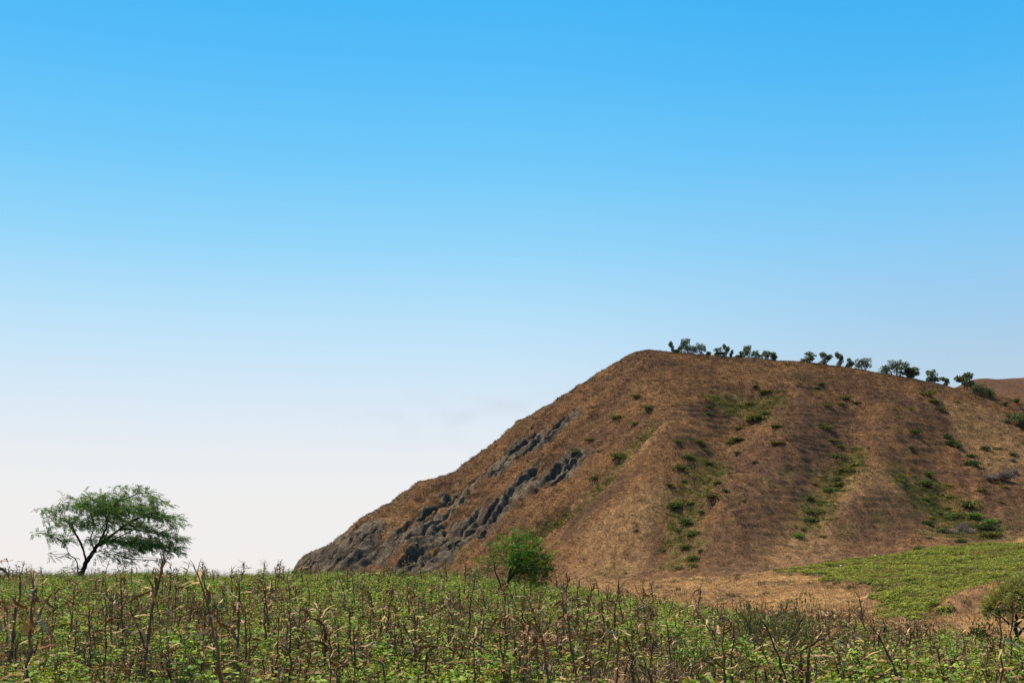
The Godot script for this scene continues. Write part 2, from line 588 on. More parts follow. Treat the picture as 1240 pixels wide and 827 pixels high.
func ground_color(x: float, d: float) -> Color:
	var q := n_mid.get_noise_2d(x * 0.7, d * 0.7)
	var f := n_fine.get_noise_2d(x * 1.5, d * 1.5)
	if d < 100:
		var c := Color(0.14, 0.092, 0.056).lerp(Color(0.27, 0.185, 0.105), ss(-0.3, 0.5, q + 0.6 * f))
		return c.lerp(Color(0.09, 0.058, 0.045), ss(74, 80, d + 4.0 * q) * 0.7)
	var t := Color(0.5, 0.31, 0.14).lerp(Color(0.36, 0.215, 0.1), ss(-0.3, 0.45, n_patch.get_noise_2d(x * 2.0, d * 1.2) + 0.5 * f))
	t = t.lerp(Color(0.2, 0.125, 0.075), 0.7 * ss(0.15, 0.55, n_patch.get_noise_2d(x * 3.1 + 40.0, d * 2.0) + 0.4 * q))
	var e := Vector2((x - 63.0) / 12.5, (d - 166.0) / 8.0)
	if e.length() < 1.3 and e.y < -0.1:
		t = t.lerp(Color(0.27, 0.158, 0.085), ss(0.3, 0.5, e.length() + 0.2 * f))
	if d > 140 and d < 330 and plot_at(x, d):
		t = Color(0.12, 0.095, 0.05)
	if d > 360 or x < -20:
		t = Color(0.2, 0.14, 0.075)
	return t

func grid_mesh(xs: PackedFloat32Array, ds: PackedFloat32Array, height: Callable, colour: Callable, m: Material) -> ArrayMesh:
	var nx := xs.size()
	var nd := ds.size()
	var v := PackedVector3Array()
	var n := PackedVector3Array()
	var c := PackedColorArray()
	var idx := PackedInt32Array()
	v.resize(nx * nd)
	n.resize(nx * nd)
	c.resize(nx * nd)
	for j in nd:
		for i in nx:
			v[j * nx + i] = Vector3(xs[i], height.call(xs[i], ds[j]), -ds[j])
			c[j * nx + i] = colour.call(xs[i], ds[j]) * 1.48
	for j in nd:
		for i in nx:
			var a := v[j * nx + mini(i + 1, nx - 1)] - v[j * nx + maxi(i - 1, 0)]
			var b := v[maxi(j - 1, 0) * nx + i] - v[mini(j + 1, nd - 1) * nx + i]
			n[j * nx + i] = b.cross(a).normalized()
	idx.resize((nx - 1) * (nd - 1) * 6)
	var o := 0
	for j in nd - 1:
		for i in nx - 1:
			var p := j * nx + i
			for q in [p, p + nx, p + nx + 1, p, p + nx + 1, p + 1]:
				idx[o] = q
				o += 1
	var arr := []
	arr.resize(Mesh.ARRAY_MAX)
	arr[Mesh.ARRAY_VERTEX] = v
	arr[Mesh.ARRAY_NORMAL] = n
	arr[Mesh.ARRAY_COLOR] = c
	arr[Mesh.ARRAY_INDEX] = idx
	var am := ArrayMesh.new()
	am.add_surface_from_arrays(Mesh.PRIMITIVE_TRIANGLES, arr)
	am.surface_set_material(0, m)
	return am

func structure(called: String, mesh: Mesh, label := "") -> MeshInstance3D:
	var o := MeshInstance3D.new()
	o.name = called
	o.mesh = mesh
	add_child(o)
	tag(o, label, "", "", "structure")
	return o

# ---------------------------------------------------------------- materials
func grain_texture(freq: float, lo: float, seed_: int) -> ImageTexture:
	var nz := FastNoiseLite.new()
	nz.noise_type = FastNoiseLite.TYPE_SIMPLEX
	nz.frequency = freq
	nz.fractal_octaves = 4
	nz.fractal_gain = 0.65
	nz.seed = seed_
	var im := nz.get_seamless_image(512, 512)
	im.convert(Image.FORMAT_RGB8)
	for y in 512:
		for x in 512:
			var g := lerpf(lo, 1.0, clampf((im.get_pixel(x, y).r - 0.2) / 0.6, 0, 1))
			im.set_pixel(x, y, Color(g, g * 0.985, g * 0.96))
	return ImageTexture.create_from_image(im)

func plain(called: String, rough := 0.9, backlight := 0.0) -> StandardMaterial3D:
	var m := StandardMaterial3D.new()
	m.vertex_color_use_as_albedo = true
	m.roughness = rough
	m.metallic_specular = 0.15
	m.cull_mode = BaseMaterial3D.CULL_DISABLED
	if backlight > 0.0:
		m.backlight_enabled = true
		m.backlight = Color(backlight, backlight, backlight * 0.55)
	m.resource_name = called
	mat[called] = m
	return m

func earth(called: String, tile: float, coarse: float) -> void:
	var m := plain(called, 0.95)
	m.cull_mode = BaseMaterial3D.CULL_BACK
	m.albedo_texture = grain_texture(0.035, 0.52, 11 + int(tile * 10.0))
	m.uv1_triplanar = true
	m.uv1_world_triplanar = true
	m.uv1_scale = Vector3.ONE / tile
	m.detail_enabled = true
	m.detail_blend_mode = BaseMaterial3D.BLEND_MODE_MUL
	m.detail_albedo = grain_texture(0.02, 0.66, 23)
	m.detail_uv_layer = BaseMaterial3D.DETAIL_UV_2
	m.uv2_triplanar = true
	m.uv2_world_triplanar = true
	m.uv2_scale = Vector3.ONE / coarse
	m.albedo_color = Color(1, 1, 1)

# ---------------------------------------------------------------- plants
func twig_spray(mb: MB, p: Vector3, dir: Vector3, l: float, pairs: int, ll: float, lw: float, col: Color) -> void:
	var side := dir.cross(Vector3.UP + rand_dir() * 0.4).normalized()
	var q := p
	var dd := dir
	for i in pairs:
		q += dd * (l / pairs)
		dd = (dd + Vector3(0, -0.05, 0)).normalized()
		for s in [-1.0, 1.0]:
			var ld: Vector3 = (side * s + dd * rf(0.3, 0.9) + Vector3(0, rf(-0.45, 0.25), 0)).normalized()
			mb.leaf(q, ld, (dd + rand_dir() * 0.4).normalized(), ll * rf(0.7, 1.2), lw, vary(col, 0.22))

func smooth_line(pts: Array, per: int) -> Array:
	var out := []
	for i in pts.size() - 1:
		var a: Vector3 = pts[maxi(i - 1, 0)]
		var b: Vector3 = pts[i]
		var e: Vector3 = pts[i + 1]
		var g: Vector3 = pts[mini(i + 2, pts.size() - 1)]
		for k in per:
			out.append(b.cubic_interpolate(e, a, g, float(k) / per))
	out.append(pts[-1])
	return out

func taper(count: int, r0: float, r1: float) -> Array:
	var out := []
	for i in count:
		out.append(lerpf(r0, r1, float(i) / maxf(count - 1, 1)))
	return out

func nearest(p: Vector3, nodes: Array) -> Vector3:
	var best: Vector3 = nodes[0]
	for q: Vector3 in nodes:
		if q.distance_squared_to(p) < best.distance_squared_to(p) and q.y < p.y + 0.3:
			best = q
	return best

# limbs: [points, start radius, end radius]; pads: [centre, radii, sprays]
func leafy_tree(root: Node3D, limbs: Array, pads: Array, look: Dictionary) -> void:
	var nodes := []
	var first := true
	for l in limbs:
		var mb := MB.new()
		var pts := smooth_line(l[0], 4)
		for i in range(1, pts.size()):
			pts[i] += rand_dir() * l[1] * 0.25
		mb.tube(pts, taper(pts.size(), l[1], l[2]), 8, look.bark, 0.25, rng)
		part("trunk" if first else "limb", mb, mat.bark, root)
		first = false
		nodes.append_array(pts)
	var twigs := MB.new()
	var leaves := MB.new()
	for p in pads:
		var c: Vector3 = p[0]
		var r: Vector3 = p[1]
		var from := nearest(c, nodes)
		var mid := from.lerp(c, 0.5) + rand_dir() * 0.12
		twigs.tube(smooth_line([from, mid, c], 3), taper(7, look.twig * 1.6, look.twig), 4, look.bark, 0.2, rng)
		for i in p[2]:
			var o := rand_dir() * pow(rf(0.05, 1.0), 0.45)
			var at := c + o * r
			var dir: Vector3 = (o * Vector3(1.0, 0.5, 1.0) + look.wind + rand_dir() * 0.45).normalized()
			if i % 5 == 0:
				twigs.tube([c.lerp(at, 0.15), c.lerp(at, 0.6) + rand_dir() * 0.03, at], [look.twig * 0.8, look.twig * 0.6, look.twig * 0.35], 3, look.bark)
			var col: Color = look.leaf.lerp(look.leaf2, rf(0, 1) * rf(0.2, 1))
			twig_spray(leaves, at, dir, look.spray * rf(0.6, 1.25), look.pairs, look.ll, look.lw, col)
	part("twigs", twigs, mat.bark, root)
	part("crown", leaves, mat.leaf, root)

# a low bush: stems from the ground and leaf faces through a lumpy dome of radius 1
func shrub_shape(count: int, ll: float, lw: float, a: Color, b: Color, flat := 0.7, twiggy := false) -> Array:
	var f := MB.new()
	var st := MB.new()
	var lumps := []
	for i in 9:
		var g := rf(0, TAU)
		var r := rf(0.1, 0.62)
		lumps.append([Vector3(cos(g) * r, rf(0.25, 0.75) * flat, sin(g) * r), rf(0.3, 0.5)])
	for i in 12:
		var l: Array = lumps[i % 9]
		var top: Vector3 = l[0] + rand_dir() * 0.1
		st.tube([Vector3(top.x * 0.12, -0.25, top.z * 0.12), top * Vector3(0.5, 0.45, 0.5), top], [0.035, 0.026, 0.012], 4, Color(0.07, 0.05, 0.04))
	for i in count:
		var l: Array = lumps[rng.randi() % 9]
		var o := rand_dir() * pow(rng.randf(), 0.35)
		var at: Vector3 = l[0] + o * l[1] * Vector3(1, 0.8 * flat / 0.7, 1)
		if at.y < -0.02:
			at.y = rf(0.0, 0.12)
		var dir := (o + rand_dir() * 0.7 + Vector3(0, 0.35, 0)).normalized()
		if twiggy:
			f.tube([at - dir * ll * 0.5, at + dir * ll * 0.5 + rand_dir() * ll * 0.12], [lw, lw * 0.5], 3, vary(a.lerp(b, rng.randf()), 0.25))
		else:
			f.leaf(at, dir, dir.cross(rand_dir()).normalized(), ll * rf(0.6, 1.3), lw, vary(a.lerp(b, rng.randf()), 0.25))
	return [f, st]

func shrub(called: String, s: Array, leaf_mat: Material) -> Node3D:
	var o := base(called)
	part("foliage", s[0], leaf_mat, o)
	part("stems", s[1], mat.bark, o)
	return o

func tuft_mesh(blades: int, h: float, spread: float, w: float, lean: float, m: Material) -> ArrayMesh:
	var mb := MB.new()
	for i in blades:
		var a := rf(0, TAU)
		var r := spread * sqrt(rng.randf())
		var p := Vector3(cos(a) * r, -0.03, sin(a) * r)
		var out := Vector3(cos(a + rf(-0.8, 0.8)), 0, sin(a + rf(-0.8, 0.8)))
		var hh := h * rf(0.55, 1.15)
		var side := out.cross(Vector3.UP).rotated(Vector3.UP, rf(-1, 1)) * w
		var k := rf(0.7, 1.15)
		var col := Color(k, k * rf(0.95, 1.02), k * rf(0.85, 1.05))
		var mid := p + Vector3(0, hh * 0.6, 0) + out * lean * hh * 0.35
		var tip := p + Vector3(0, hh, 0) + out * lean * hh
		mb.tri(p - side, p + side, mid + side * 0.7, col)
		mb.tri(p - side, mid + side * 0.7, mid - side * 0.7, col)
		mb.tri(mid - side * 0.7, mid + side * 0.7, tip, col)
	return mb.mesh(m)

func bean_mesh(leaves: int, spread: float, h: float, ll: float, yellow: float) -> ArrayMesh:
	var mb := MB.new()
	for i in leaves:
		var a := rf(0, TAU)
		var r := spread * sqrt(rng.randf())
		var top := h * (1.0 - 0.45 * (r / spread) * (r / spread))
		var p := Vector3(cos(a) * r, top * pow(rng.randf(), 0.45), sin(a) * r)
		var heading := Vector3(cos(a + rf(-1.4, 1.4)), rf(-0.55, 0.45), sin(a + rf(-1.4, 1.4))).normalized()
		var side := heading.cross(Vector3.UP + rand_dir() * 0.5).normalized()
		var col := Color(0.29, 0.38, 0.07).lerp(Color(0.09, 0.15, 0.036), rng.randf())
		if rng.randf() < yellow:
			col = Color(0.44, 0.37, 0.06).lerp(Color(0.32, 0.34, 0.06), rng.randf())
		elif rng.randf() < 0.12:
			col = Color(0.36, 0.24, 0.125)
		col = vary(col, 0.2)
		for s in [-0.85, 0.0, 0.85]:
			mb.leaf(p, heading.rotated(Vector3.UP, s), side.rotated(Vector3.UP, s), ll * rf(0.7, 1.1), ll * 0.34, col)
	for i in 4:
		var a := rf(0, TAU)
		mb.tube([Vector3(0, -0.05, 0), Vector3(cos(a) * spread * 0.5, h * 0.7, sin(a) * spread * 0.5)], [0.006, 0.004], 3, Color(0.12, 0.12, 0.04))
	return mb.mesh(mat.leaf)

# dead maize: stalk, each dry leaf and what is left of the tassel
const MAIZE_DARK := Color(0.062, 0.04, 0.028)
const MAIZE_TAN := Color(0.44, 0.29, 0.15)

func maize_pieces(style: String, height: float) -> Array:
	var pieces := []
	var lean := rf(-0.12, 0.12)
	if style == "leaning": lean = rf(0.3, 0.55) * (1.0 if rng.randf() < 0.6 else -1.0)
	var leanz := rf(-0.15, 0.15)
	var pts := []
	var steps := 9
	for i in steps + 1:
		var f := float(i) / steps
		var p := Vector3(lean * height * f * (0.5 + 0.5 * f), height * f, leanz * height * f) + Vector3(rf(-1, 1), 0, rf(-1, 1)) * 0.024
		if style == "bent" and f > 0.62:
			var g := (f - 0.62) / 0.38
			p = pts[pts.size() - 1] + Vector3(0.13 * signf(lean + 0.001), lerpf(0.13, -0.1, g), 0.04) * (height / 1.6)
		pts.append(p)
	pts[0].y = -0.08
	var st := MB.new()
	var thick := rf(0.8, 1.25)
	var rs := []
	for i in pts.size():
		rs.append(thick * lerpf(0.025, 0.01, float(i) / steps) * (1.35 if i % 2 == 0 else 0.8))
	st.tube(pts, rs, 6, MAIZE_DARK.lerp(Color(0.17, 0.105, 0.06), rng.randf()), 0.35, rng)
	pieces.append(["stalk", st])
	var leaves := {"bare": 7, "upright": 16, "leafy": 24, "bent": 16, "leaning": 14}
	for i in leaves[style]:
		var f := rf(0.18, 0.96)
		if style == "leafy" and i < 4: f = rf(0.75, 1.0)
		var k := clampi(int(f * steps), 0, steps - 1)
		var at: Vector3 = pts[k].lerp(pts[k + 1], f * steps - k)
		var a := rf(0, TAU)
		var out := Vector3(cos(a), 0, sin(a))
		var l := rf(0.2, 0.5)
		var rise := rf(-0.2, 1.1)
		var fall := rf(-1.4, 0.5)
		var lp := []
		var sd := []
		var ws := []
		var q := at
		var twist := rf(-2.2, 2.2)
		var wide := rf(0.012, 0.034)
		for s in 8:
			var g := s / 7.0
			lp.append(q)
			var dir := (out * lerpf(0.5, 0.75, minf(g * 2.0, 1.0)) * (1.0 - 0.6 * g) + Vector3(0, lerpf(rise, fall, pow(g, 0.75)), 0)).normalized()
			q += dir * l / 7.0 + rand_dir() * 0.028
			sd.append(out.cross(dir).normalized().rotated(dir, twist * g))
			ws.append(wide * (0.6 + 0.6 * sin(PI * minf(g * 1.15, 1.0))) * (1.0 - 0.75 * g * g))
		var lf := MB.new()
		var dark := rng.randf() < 0.58
		lf.ribbon(lp, sd, ws, vary(Color(0.205, 0.108, 0.055) if dark else MAIZE_TAN, 0.25), vary(Color(0.15, 0.085, 0.05) if dark else Color(0.42, 0.29, 0.16), 0.2))
		pieces.append(["leaf", lf])
	if style != "bare" and style != "bent":
		var ta := MB.new()
		for i in 3:
			var dir := (Vector3(lean, 1, 0) + rand_dir() * 0.55).normalized()
			var p0: Vector3 = pts[-1]
			ta.tube([p0 - Vector3(0, 0.02, 0), p0 + dir * 0.1, p0 + dir * 0.2 + Vector3(0, -0.03, 0)], [0.006, 0.005, 0.002], 3, Color(0.13, 0.09, 0.055))
		pieces.append(["tassel", ta])
	return pieces

func maize(style: String, height: float) -> Node3D:
	var o := base("maize_stalk")
	for p in maize_pieces(style, height):
		part(p[0], p[1], mat.dry, o)
	return o

func rock_shape(seed_: int) -> MB:
	var mb := MB.new()
	var nz := FastNoiseLite.new()
	nz.seed = seed_
	nz.noise_type = FastNoiseLite.TYPE_CELLULAR
	nz.cellular_return_type = FastNoiseLite.RETURN_DISTANCE2_SUB
	nz.frequency = 0.7
	var grid := []
	for j in 11:
		var row := []
		for i in 18:
			var th := PI * j / 10.0
			var ph := TAU * i / 18.0
			var dir := Vector3(sin(th) * cos(ph), cos(th), sin(th) * sin(ph))
			var r := 0.75 + 0.45 * nz.get_noise_3dv(dir * 1.4) + 0.12 * n_fine.get_noise_3dv(dir * 9.0 + Vector3.ONE * seed_)
			row.append(dir * r)
		grid.append(row)
	for j in 10:
		for i in 18:
			var a: Vector3 = grid[j][i]
			var b: Vector3 = grid[j][(i + 1) % 18]
			var e: Vector3 = grid[j + 1][(i + 1) % 18]
			var g: Vector3 = grid[j + 1][i]
			var k := rf(0.85, 1.15)
			var col := Color(0.15 * k, 0.13 * k, 0.108 * k)
			if j > 0: mb.tri(a, b, e, col)
			if j < 9: mb.tri(a, e, g, col)
	return mb

const ORDINALS := ["first", "second", "third", "fourth", "fifth", "sixth", "seventh", "eighth", "ninth", "tenth", "eleventh", "twelfth", "thirteenth", "fourteenth", "fifteenth", "sixteenth", "seventeenth", "eighteenth", "nineteenth", "twentieth"]

func ordinal(i: int) -> String:
	if i < 20: return ORDINALS[i]
	var tens: String = ["twent", "thirt", "fort", "fift", "sixt", "sevent", "eight", "ninet"][int((i + 1) / 10.0) - 2]
	return tens + "ieth" if (i + 1) % 10 == 0 else tens + "y-" + ORDINALS[i % 10]

# ---------------------------------------------------------------- the scene
func make_sky() -> void:
	# elevation in degrees, colour towards the left, colour towards the right (sRGB)
	var table := [
		[-2.0, Color8(240, 236, 233), Color8(226, 226, 228)], [0.6, Color8(241, 238, 236), Color8(222, 226, 230)],
		[2.85, Color8(241, 239, 238), Color8(214, 224, 233)], [5.0, Color8(234, 238, 241), Color8(203, 219, 233)],
		[7.2, Color8(220, 234, 246), Color8(192, 214, 232)], [9.2, Color8(204, 230, 248), Color8(178, 208, 231)],
		[11.0, Color8(188, 226, 249), Color8(163, 206, 237)], [14.6, Color8(149, 214, 250), Color8(136, 202, 245)],
		[18.2, Color8(116, 202, 250), Color8(104, 193, 247)], [21.9, Color8(92, 191, 249), Color8(78, 183, 245)],
		[25.4, Color8(73, 183, 247), Color8(62, 175, 243)], [35.0, Color8(52, 160, 234), Color8(48, 156, 232)],
		[60.0, Color8(40, 136, 216), Color8(40, 136, 216)], [90.0, Color8(38, 128, 208), Color8(38, 128, 208)]]
	var w := 1440
	var h := 720
	var im := Image.create(w, h, false, Image.FORMAT_RGBAF)
	var wisp := FastNoiseLite.new()
	wisp.seed = 5
	wisp.frequency = 0.03
	wisp.fractal_octaves = 5
	wisp.domain_warp_enabled = true
	wisp.domain_warp_amplitude = 22.0
	for y in h:
		var el := 90.0 - (y + 0.5) * 180.0 / h
		var a := Color(0.2, 0.16, 0.11)
		var b := a
		if el > -2.0:
			for i in table.size() - 1:
				if el <= table[i + 1][0]:
					var t: float = (el - table[i][0]) / (table[i + 1][0] - table[i][0])
					a = table[i][1].srgb_to_linear().lerp(table[i + 1][1].srgb_to_linear(), t)
					b = table[i][2].srgb_to_linear().lerp(table[i + 1][2].srgb_to_linear(), t)
					break
		else:
			var t := ss(-2, -14, el)
			a = table[0][1].srgb_to_linear().lerp(a, t)
			b = table[0][2].srgb_to_linear().lerp(b, t)
		for x in w:
			var az := wrapf((x + 0.5) * 360.0 / w, -180.0, 180.0)
			var c := a.lerp(b, ss(-0.06, 0.4, sin(deg_to_rad(az))))
			if el > 3.5 and el < 13.0:
				# a few thin streaks of cloud low down
				var near := exp(-pow((az + 2.0) / 4.5, 2.0) - pow((el - 7.2) / 1.1, 2.0))
				c = c.lerp(Color(0.62, 0.7, 0.76), 0.55 * near * ss(-0.15, 0.4, wisp.get_noise_2d(az * 11.0 + el * 14.0, el * 40.0 - az * 3.0)))
			im.set_pixel(x, y, c)
	var sm := PanoramaSkyMaterial.new()
	sm.panorama = ImageTexture.create_from_image(im)
	sm.filter = true
	var sky := Sky.new()
	sky.sky_material = sm
	var env := Environment.new()
	env.background_mode = Environment.BG_SKY
	env.sky = sky
	env.ambient_light_source = Environment.AMBIENT_SOURCE_SKY
	env.tonemap_mode = Environment.TONE_MAPPER_LINEAR
	env.tonemap_exposure = 1.6
	env.background_energy_multiplier = 0.625
	env.sdfgi_enabled = true
	env.ssao_enabled = true
	env.ssil_enabled = true
	var we := WorldEnvironment.new()
	we.name = "world_environment"
	we.environment = env
	add_child(we)

func _ready() -> void:
	rng.seed = 20240611
	# ---- camera, sky and sun
	var cam := Camera3D.new()
	cam.name = "camera"
	cam.fov = 30.0
	cam.far = 12000.0
	cam.near = 0.1
	cam.position = Vector3(0, EYE, 0)
	cam.rotation_degrees = Vector3(10.41, 0, 0)
	add_child(cam)
	cam.current = true
	make_sky()
	var sun := DirectionalLight3D.new()
	sun.name = "sun"
	sun.light_energy = 1.6
	sun.light_color = Color(1.0, 0.94, 0.84)
	sun.light_angular_distance = 0.5
	sun.shadow_enabled = true
	sun.basis = Basis.looking_at(-Vector3(-0.36, 0.86, -0.30).normalized())
	add_child(sun)

	# ---- noise and materials
	for a in [[n_big, 3, 0.02, 3], [n_mid, 7, 0.11, 3], [n_fine, 9, 0.3, 3], [n_patch, 15, 0.022, 4]]:
		a[0].seed = a[1]
		a[0].frequency = a[2]
		a[0].noise_type = FastNoiseLite.TYPE_SIMPLEX_SMOOTH
		a[0].fractal_octaves = a[3]
	n_cell.seed = 4
	n_cell.noise_type = FastNoiseLite.TYPE_CELLULAR
	n_cell.cellular_return_type = FastNoiseLite.RETURN_CELL_VALUE
	n_cell.frequency = 0.2
	n_cell.fractal_type = FastNoiseLite.FRACTAL_NONE
	n_crack.seed = 4
	n_crack.noise_type = FastNoiseLite.TYPE_CELLULAR
	n_crack.cellular_return_type = FastNoiseLite.RETURN_DISTANCE2_SUB
	n_crack.frequency = 0.2
	n_crack.fractal_type = FastNoiseLite.FRACTAL_NONE
	earth("hill_earth", 15.0, 41.0)
	earth("field_earth", 1.7, 19.0)
	plain("leaf", 0.65, 0.7)
	plain("dry", 1.0, 0.25)
	mat.dry.metallic_specular = 0.03
	plain("grass", 0.85, 0.35)
	plain("bark", 0.95)
	plain("stone", 0.95)
	for p in PLOT: plot_poly.append(p)
	lay_out()

	# ---- the land
	var xs := PackedFloat32Array()
	var ds := PackedFloat32Array()
	for x in [-8000, -5000, -3000, -1800, -1100, -700, -450, -300, -220, -170, -140, -115, -95, -80]: xs.append(x)
	var x := -70.0
	while x < 70.0:
		xs.append(x)
		x += 0.45 if absf(x) < 36.0 else 1.1
	while x < 150.0:
		xs.append(x)
		x += 1.4
	for e in [155, 170, 190, 215, 250, 300, 400, 550, 800, 1200, 2000, 3500, 5000, 8000]: xs.append(e)
	for e in [-8000, -4000, -2000, -1000, -500, -250, -120, -60, -30, -15, -6, 0, 4, 8]: ds.append(e)
	var d := 11.0
	while d < 95.0:
		ds.append(d)
		d += 0.45
	while d < 145.0:
		ds.append(d)
		d += 1.6
	while d < 345.0:
		ds.append(d)
		d += 1.3
	for e in [350, 360, 375, 400, 430, 470, 520, 600, 700, 850, 1000, 1300, 1700, 2300, 3200, 4500, 6000, 8000]: ds.append(e)
	var sheet := func(px: float, pd: float) -> float:
		var y := ground_height(px, pd)
		if pd > 260.0 and pd < 620.0:
			y -= 3.0 * ss(1, 9, hill_height(px, pd) - y)
		elif pd < 11.0:
			y = ground_height(px, 11.0)
		return y
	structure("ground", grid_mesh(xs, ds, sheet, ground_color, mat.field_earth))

	xs = PackedFloat32Array()
	ds = PackedFloat32Array()
	x = -98.0
	while x < 250.0:
		xs.append(x)
		x += 0.55 if x < 30.0 else 0.75
	d = 272.0
	while d < 488.0:
		ds.append(d)
		d += 0.55 if d > 368.0 and d < 452.0 else 0.75
	for e in [490, 493, 497, 502, 510, 520, 535, 555, 580, 610]: ds.append(e)
	structure("hill", grid_mesh(xs, ds, hill_surface, hill_color, mat.hill_earth), "brown grassy hill with a grey rocky left flank")
	xs = PackedFloat32Array()
	ds = PackedFloat32Array()
	for i in 110: xs.append(230.0 + i * 5.0)
	for i in 50: ds.append(740.0 + i * 8.0)
	var far_hill := func(px: float, pd: float) -> float:
		var t := 137.0 + 9.0 * ss(328, 460, px) - 60.0 * pow(maxf(0.0, 328.0 - px) / 60.0, 1.6) - 30.0 * ss(520, 800, px)
		return t - 0.35 * (sqrt(pow(pd - 900.0, 2.0) + 900.0) - 30.0) + 2.5 * n_big.get_noise_2d(px, pd) + EYE
	structure("far_hill", grid_mesh(xs, ds, far_hill, hill_color_far, mat.hill_earth), "brown hilltop showing behind the right end of the ridge")
	print("land done")

	plant_hill()
	plant_meadow()
	plant_field()
	plant_trees()

func hill_color_far(x: float, d: float) -> Color:
	return RUSSET.lerp(SOIL, 0.4 + 0.5 * n_patch.get_noise_2d(x, d))

func plant_hill() -> void:
	# dry grass over the slope
	var tufts := [tuft_mesh(9, 0.26, 0.45, 0.04, 0.5, mat.grass), tuft_mesh(8, 0.4, 0.3, 0.035, 0.4, mat.grass)]
	var lists := [[], []]
	var want := 95000
	while want > 0:
		want -= 1
		var d := lerpf(280.0, 482.0, sqrt(rng.randf()))
		var x := rf(-0.18, 0.43) * d
		if x < -75.0: continue
		if hill_height(x, d) < ground_height(x, d) - 3.0: continue
		if rockiness(x, d) > 0.35 and rng.randf() < 0.93: continue
		var c := hill_color(x, d)
		var lush := c.r + c.g
		if rng.randf() > 0.25 + lush * 2.2: continue
		var k := rf(0.85, 1.3)
		lists[0 if rng.randf() < 0.7 else 1].append([stand(x, hill_surface(x, d), d, rf(0, TAU), Vector3.ONE * rf(0.6, 1.4)), Color(c.r * k * 1.05, c.g * k * 1.05, c.b * k)])
	var g := base("hill_grass")
	tag(g, "short dry brown grass covering the hillside", "grass", "", "stuff")
	for i in 2: scatter("grass_tufts", tufts[i], lists[i], g)
	print("hill grass ", lists[0].size() + lists[1].size())

	# green grass and herbs in the gullies
	var herb := []
	for i in 60000:
		var d := lerpf(290.0, 474.0, sqrt(rng.randf()))
		var x := rf(-0.05, 0.42) * d
		if hill_height(x, d) < ground_height(x, d): continue
		var o := look_up("olive", x, d) * 0.75 + n_patch.get_noise_2d(x * 5.0, d * 9.0) * 0.75 + n_patch.get_noise_2d(x * 1.5 + 200.0, d * 1.5) * 0.35
		if o + rf(-0.08, 0.08) < 0.62: continue
		var c := Color(0.175, 0.18, 0.06).lerp(Color(0.115, 0.155, 0.048), ss(0.6, 0.95, o))
		var k := rf(0.75, 1.25)
		herb.append([stand(x, hill_surface(x, d) - 0.05, d, rf(0, TAU), Vector3(1.2, rf(0.7, 1.3), 1.0) * rf(0.7, 1.3)), Color(c.r * k, c.g * k, c.b * k)])
	var hb := base("gully_herbs")
	tag(hb, "soft green growth in streaks down the gullies", "herbs", "", "stuff")
	scatter("herb_tufts", tuft_mesh(14, 0.5, 0.5, 0.05, 0.8, mat.leaf), herb, hb)
	print("herbs ", herb.size())

	# low dead scrub dotted over the slope
	var dots := []
	for i in 5200:
		var d := lerpf(290.0, 474.0, sqrt(rng.randf()))
		var x := rf(-0.17, 0.42) * d
		if x < -66.0 or hill_height(x, d) < ground_height(x, d) - 1.0: continue
		if n_patch.get_noise_2d(x * 3.0 + 11.0, d * 3.0) + 0.25 * rng.randf() < 0.02: continue
		var c := SOIL.lerp(OLIVE, rng.randf() * 0.8)
		var k := rf(0.45, 1.0)
		dots.append([stand(x, hill_surface(x, d), d, rf(0, TAU), Vector3(rf(0.7, 1.6), rf(0.6, 1.0), rf(0.7, 1.3)) * rf(0.6, 1.2)), Color(c.r * k, c.g * k, c.b * k)])
	var sc := base("dead_scrub")
	tag(sc, "low brown scrub dotted over the hillside", "scrub", "", "stuff")
	scatter("scrub_tufts", tuft_mesh(16, 0.7, 0.45, 0.05, 0.9, mat.grass), dots, sc)

	# grey rocks standing out of the left flank
	var shapes := []
	for i in 6: shapes.append(rock_shape(40 + i).mesh(mat.stone))
	var placed := 0
	var rows := []
	var guard := 0
	while rows.size() < 70 and guard < 6000:
		guard += 1
		var d := rf(372, 446)
		var x := rf(-72, 28)
		var r := rockiness(x, d)
		if r < 0.6: continue
		rows.append([x, d])
	rows.sort_custom(func(a, b): return a[0] < b[0])
	for r in rows:
		var o := MeshInstance3D.new()
		o.name = numbered("rock")
		o.mesh = shapes[placed % 6]
		add_child(o)
		var s := rf(0.45, 1.15)
		o.transform = Transform3D(Basis(Vector3(0, 0, 1), rf(0.2, 0.8)) * Basis(Vector3.UP, rf(0, TAU)) * Basis.from_scale(Vector3(s * 1.7, s * 0.55, s)), Vector3(r[0], hill_surface(r[0], r[1]) - s * 0.1, -r[1]))
		tag(o, "grey rock on the stony left flank, %s of seventy from the left" % ordinal(placed), "rock", "rocks on the left flank of the hill")
		placed += 1

	# shrubs on the slope
	var kinds := {
		"d": ["dark green", Color(0.055, 0.08, 0.034), Color(0.075, 0.105, 0.042)],
		"g": ["green", Color(0.1, 0.125, 0.045), Color(0.13, 0.15, 0.055)],
		"o": ["olive", Color(0.125, 0.125, 0.042), Color(0.15, 0.14, 0.05)],
		"b": ["bright green", Color(0.09, 0.17, 0.03), Color(0.12, 0.2, 0.04)],
		"t": ["bare grey", Color(0.16, 0.13, 0.115), Color(0.21, 0.18, 0.155)]}
	var where := {"high": "from the top among those high on the slope", "left": "from the top in the gully left of centre", "middle": "from the top in the middle gully", "right": "from the top in the right-hand hollow"}
	var protos := {}
	for k in kinds:
		protos[k] = []
		for i in 3:
			if k == "t":
				protos[k].append(shrub_shape(420, 0.45, 0.012, kinds[k][1], kinds[k][2], 0.9, true))
			else:
				protos[k].append(shrub_shape(420, 0.2, 0.075, kinds[k][1], kinds[k][2], 0.55 if k == "o" else 0.7))
	var made := {}
	var seen := {}
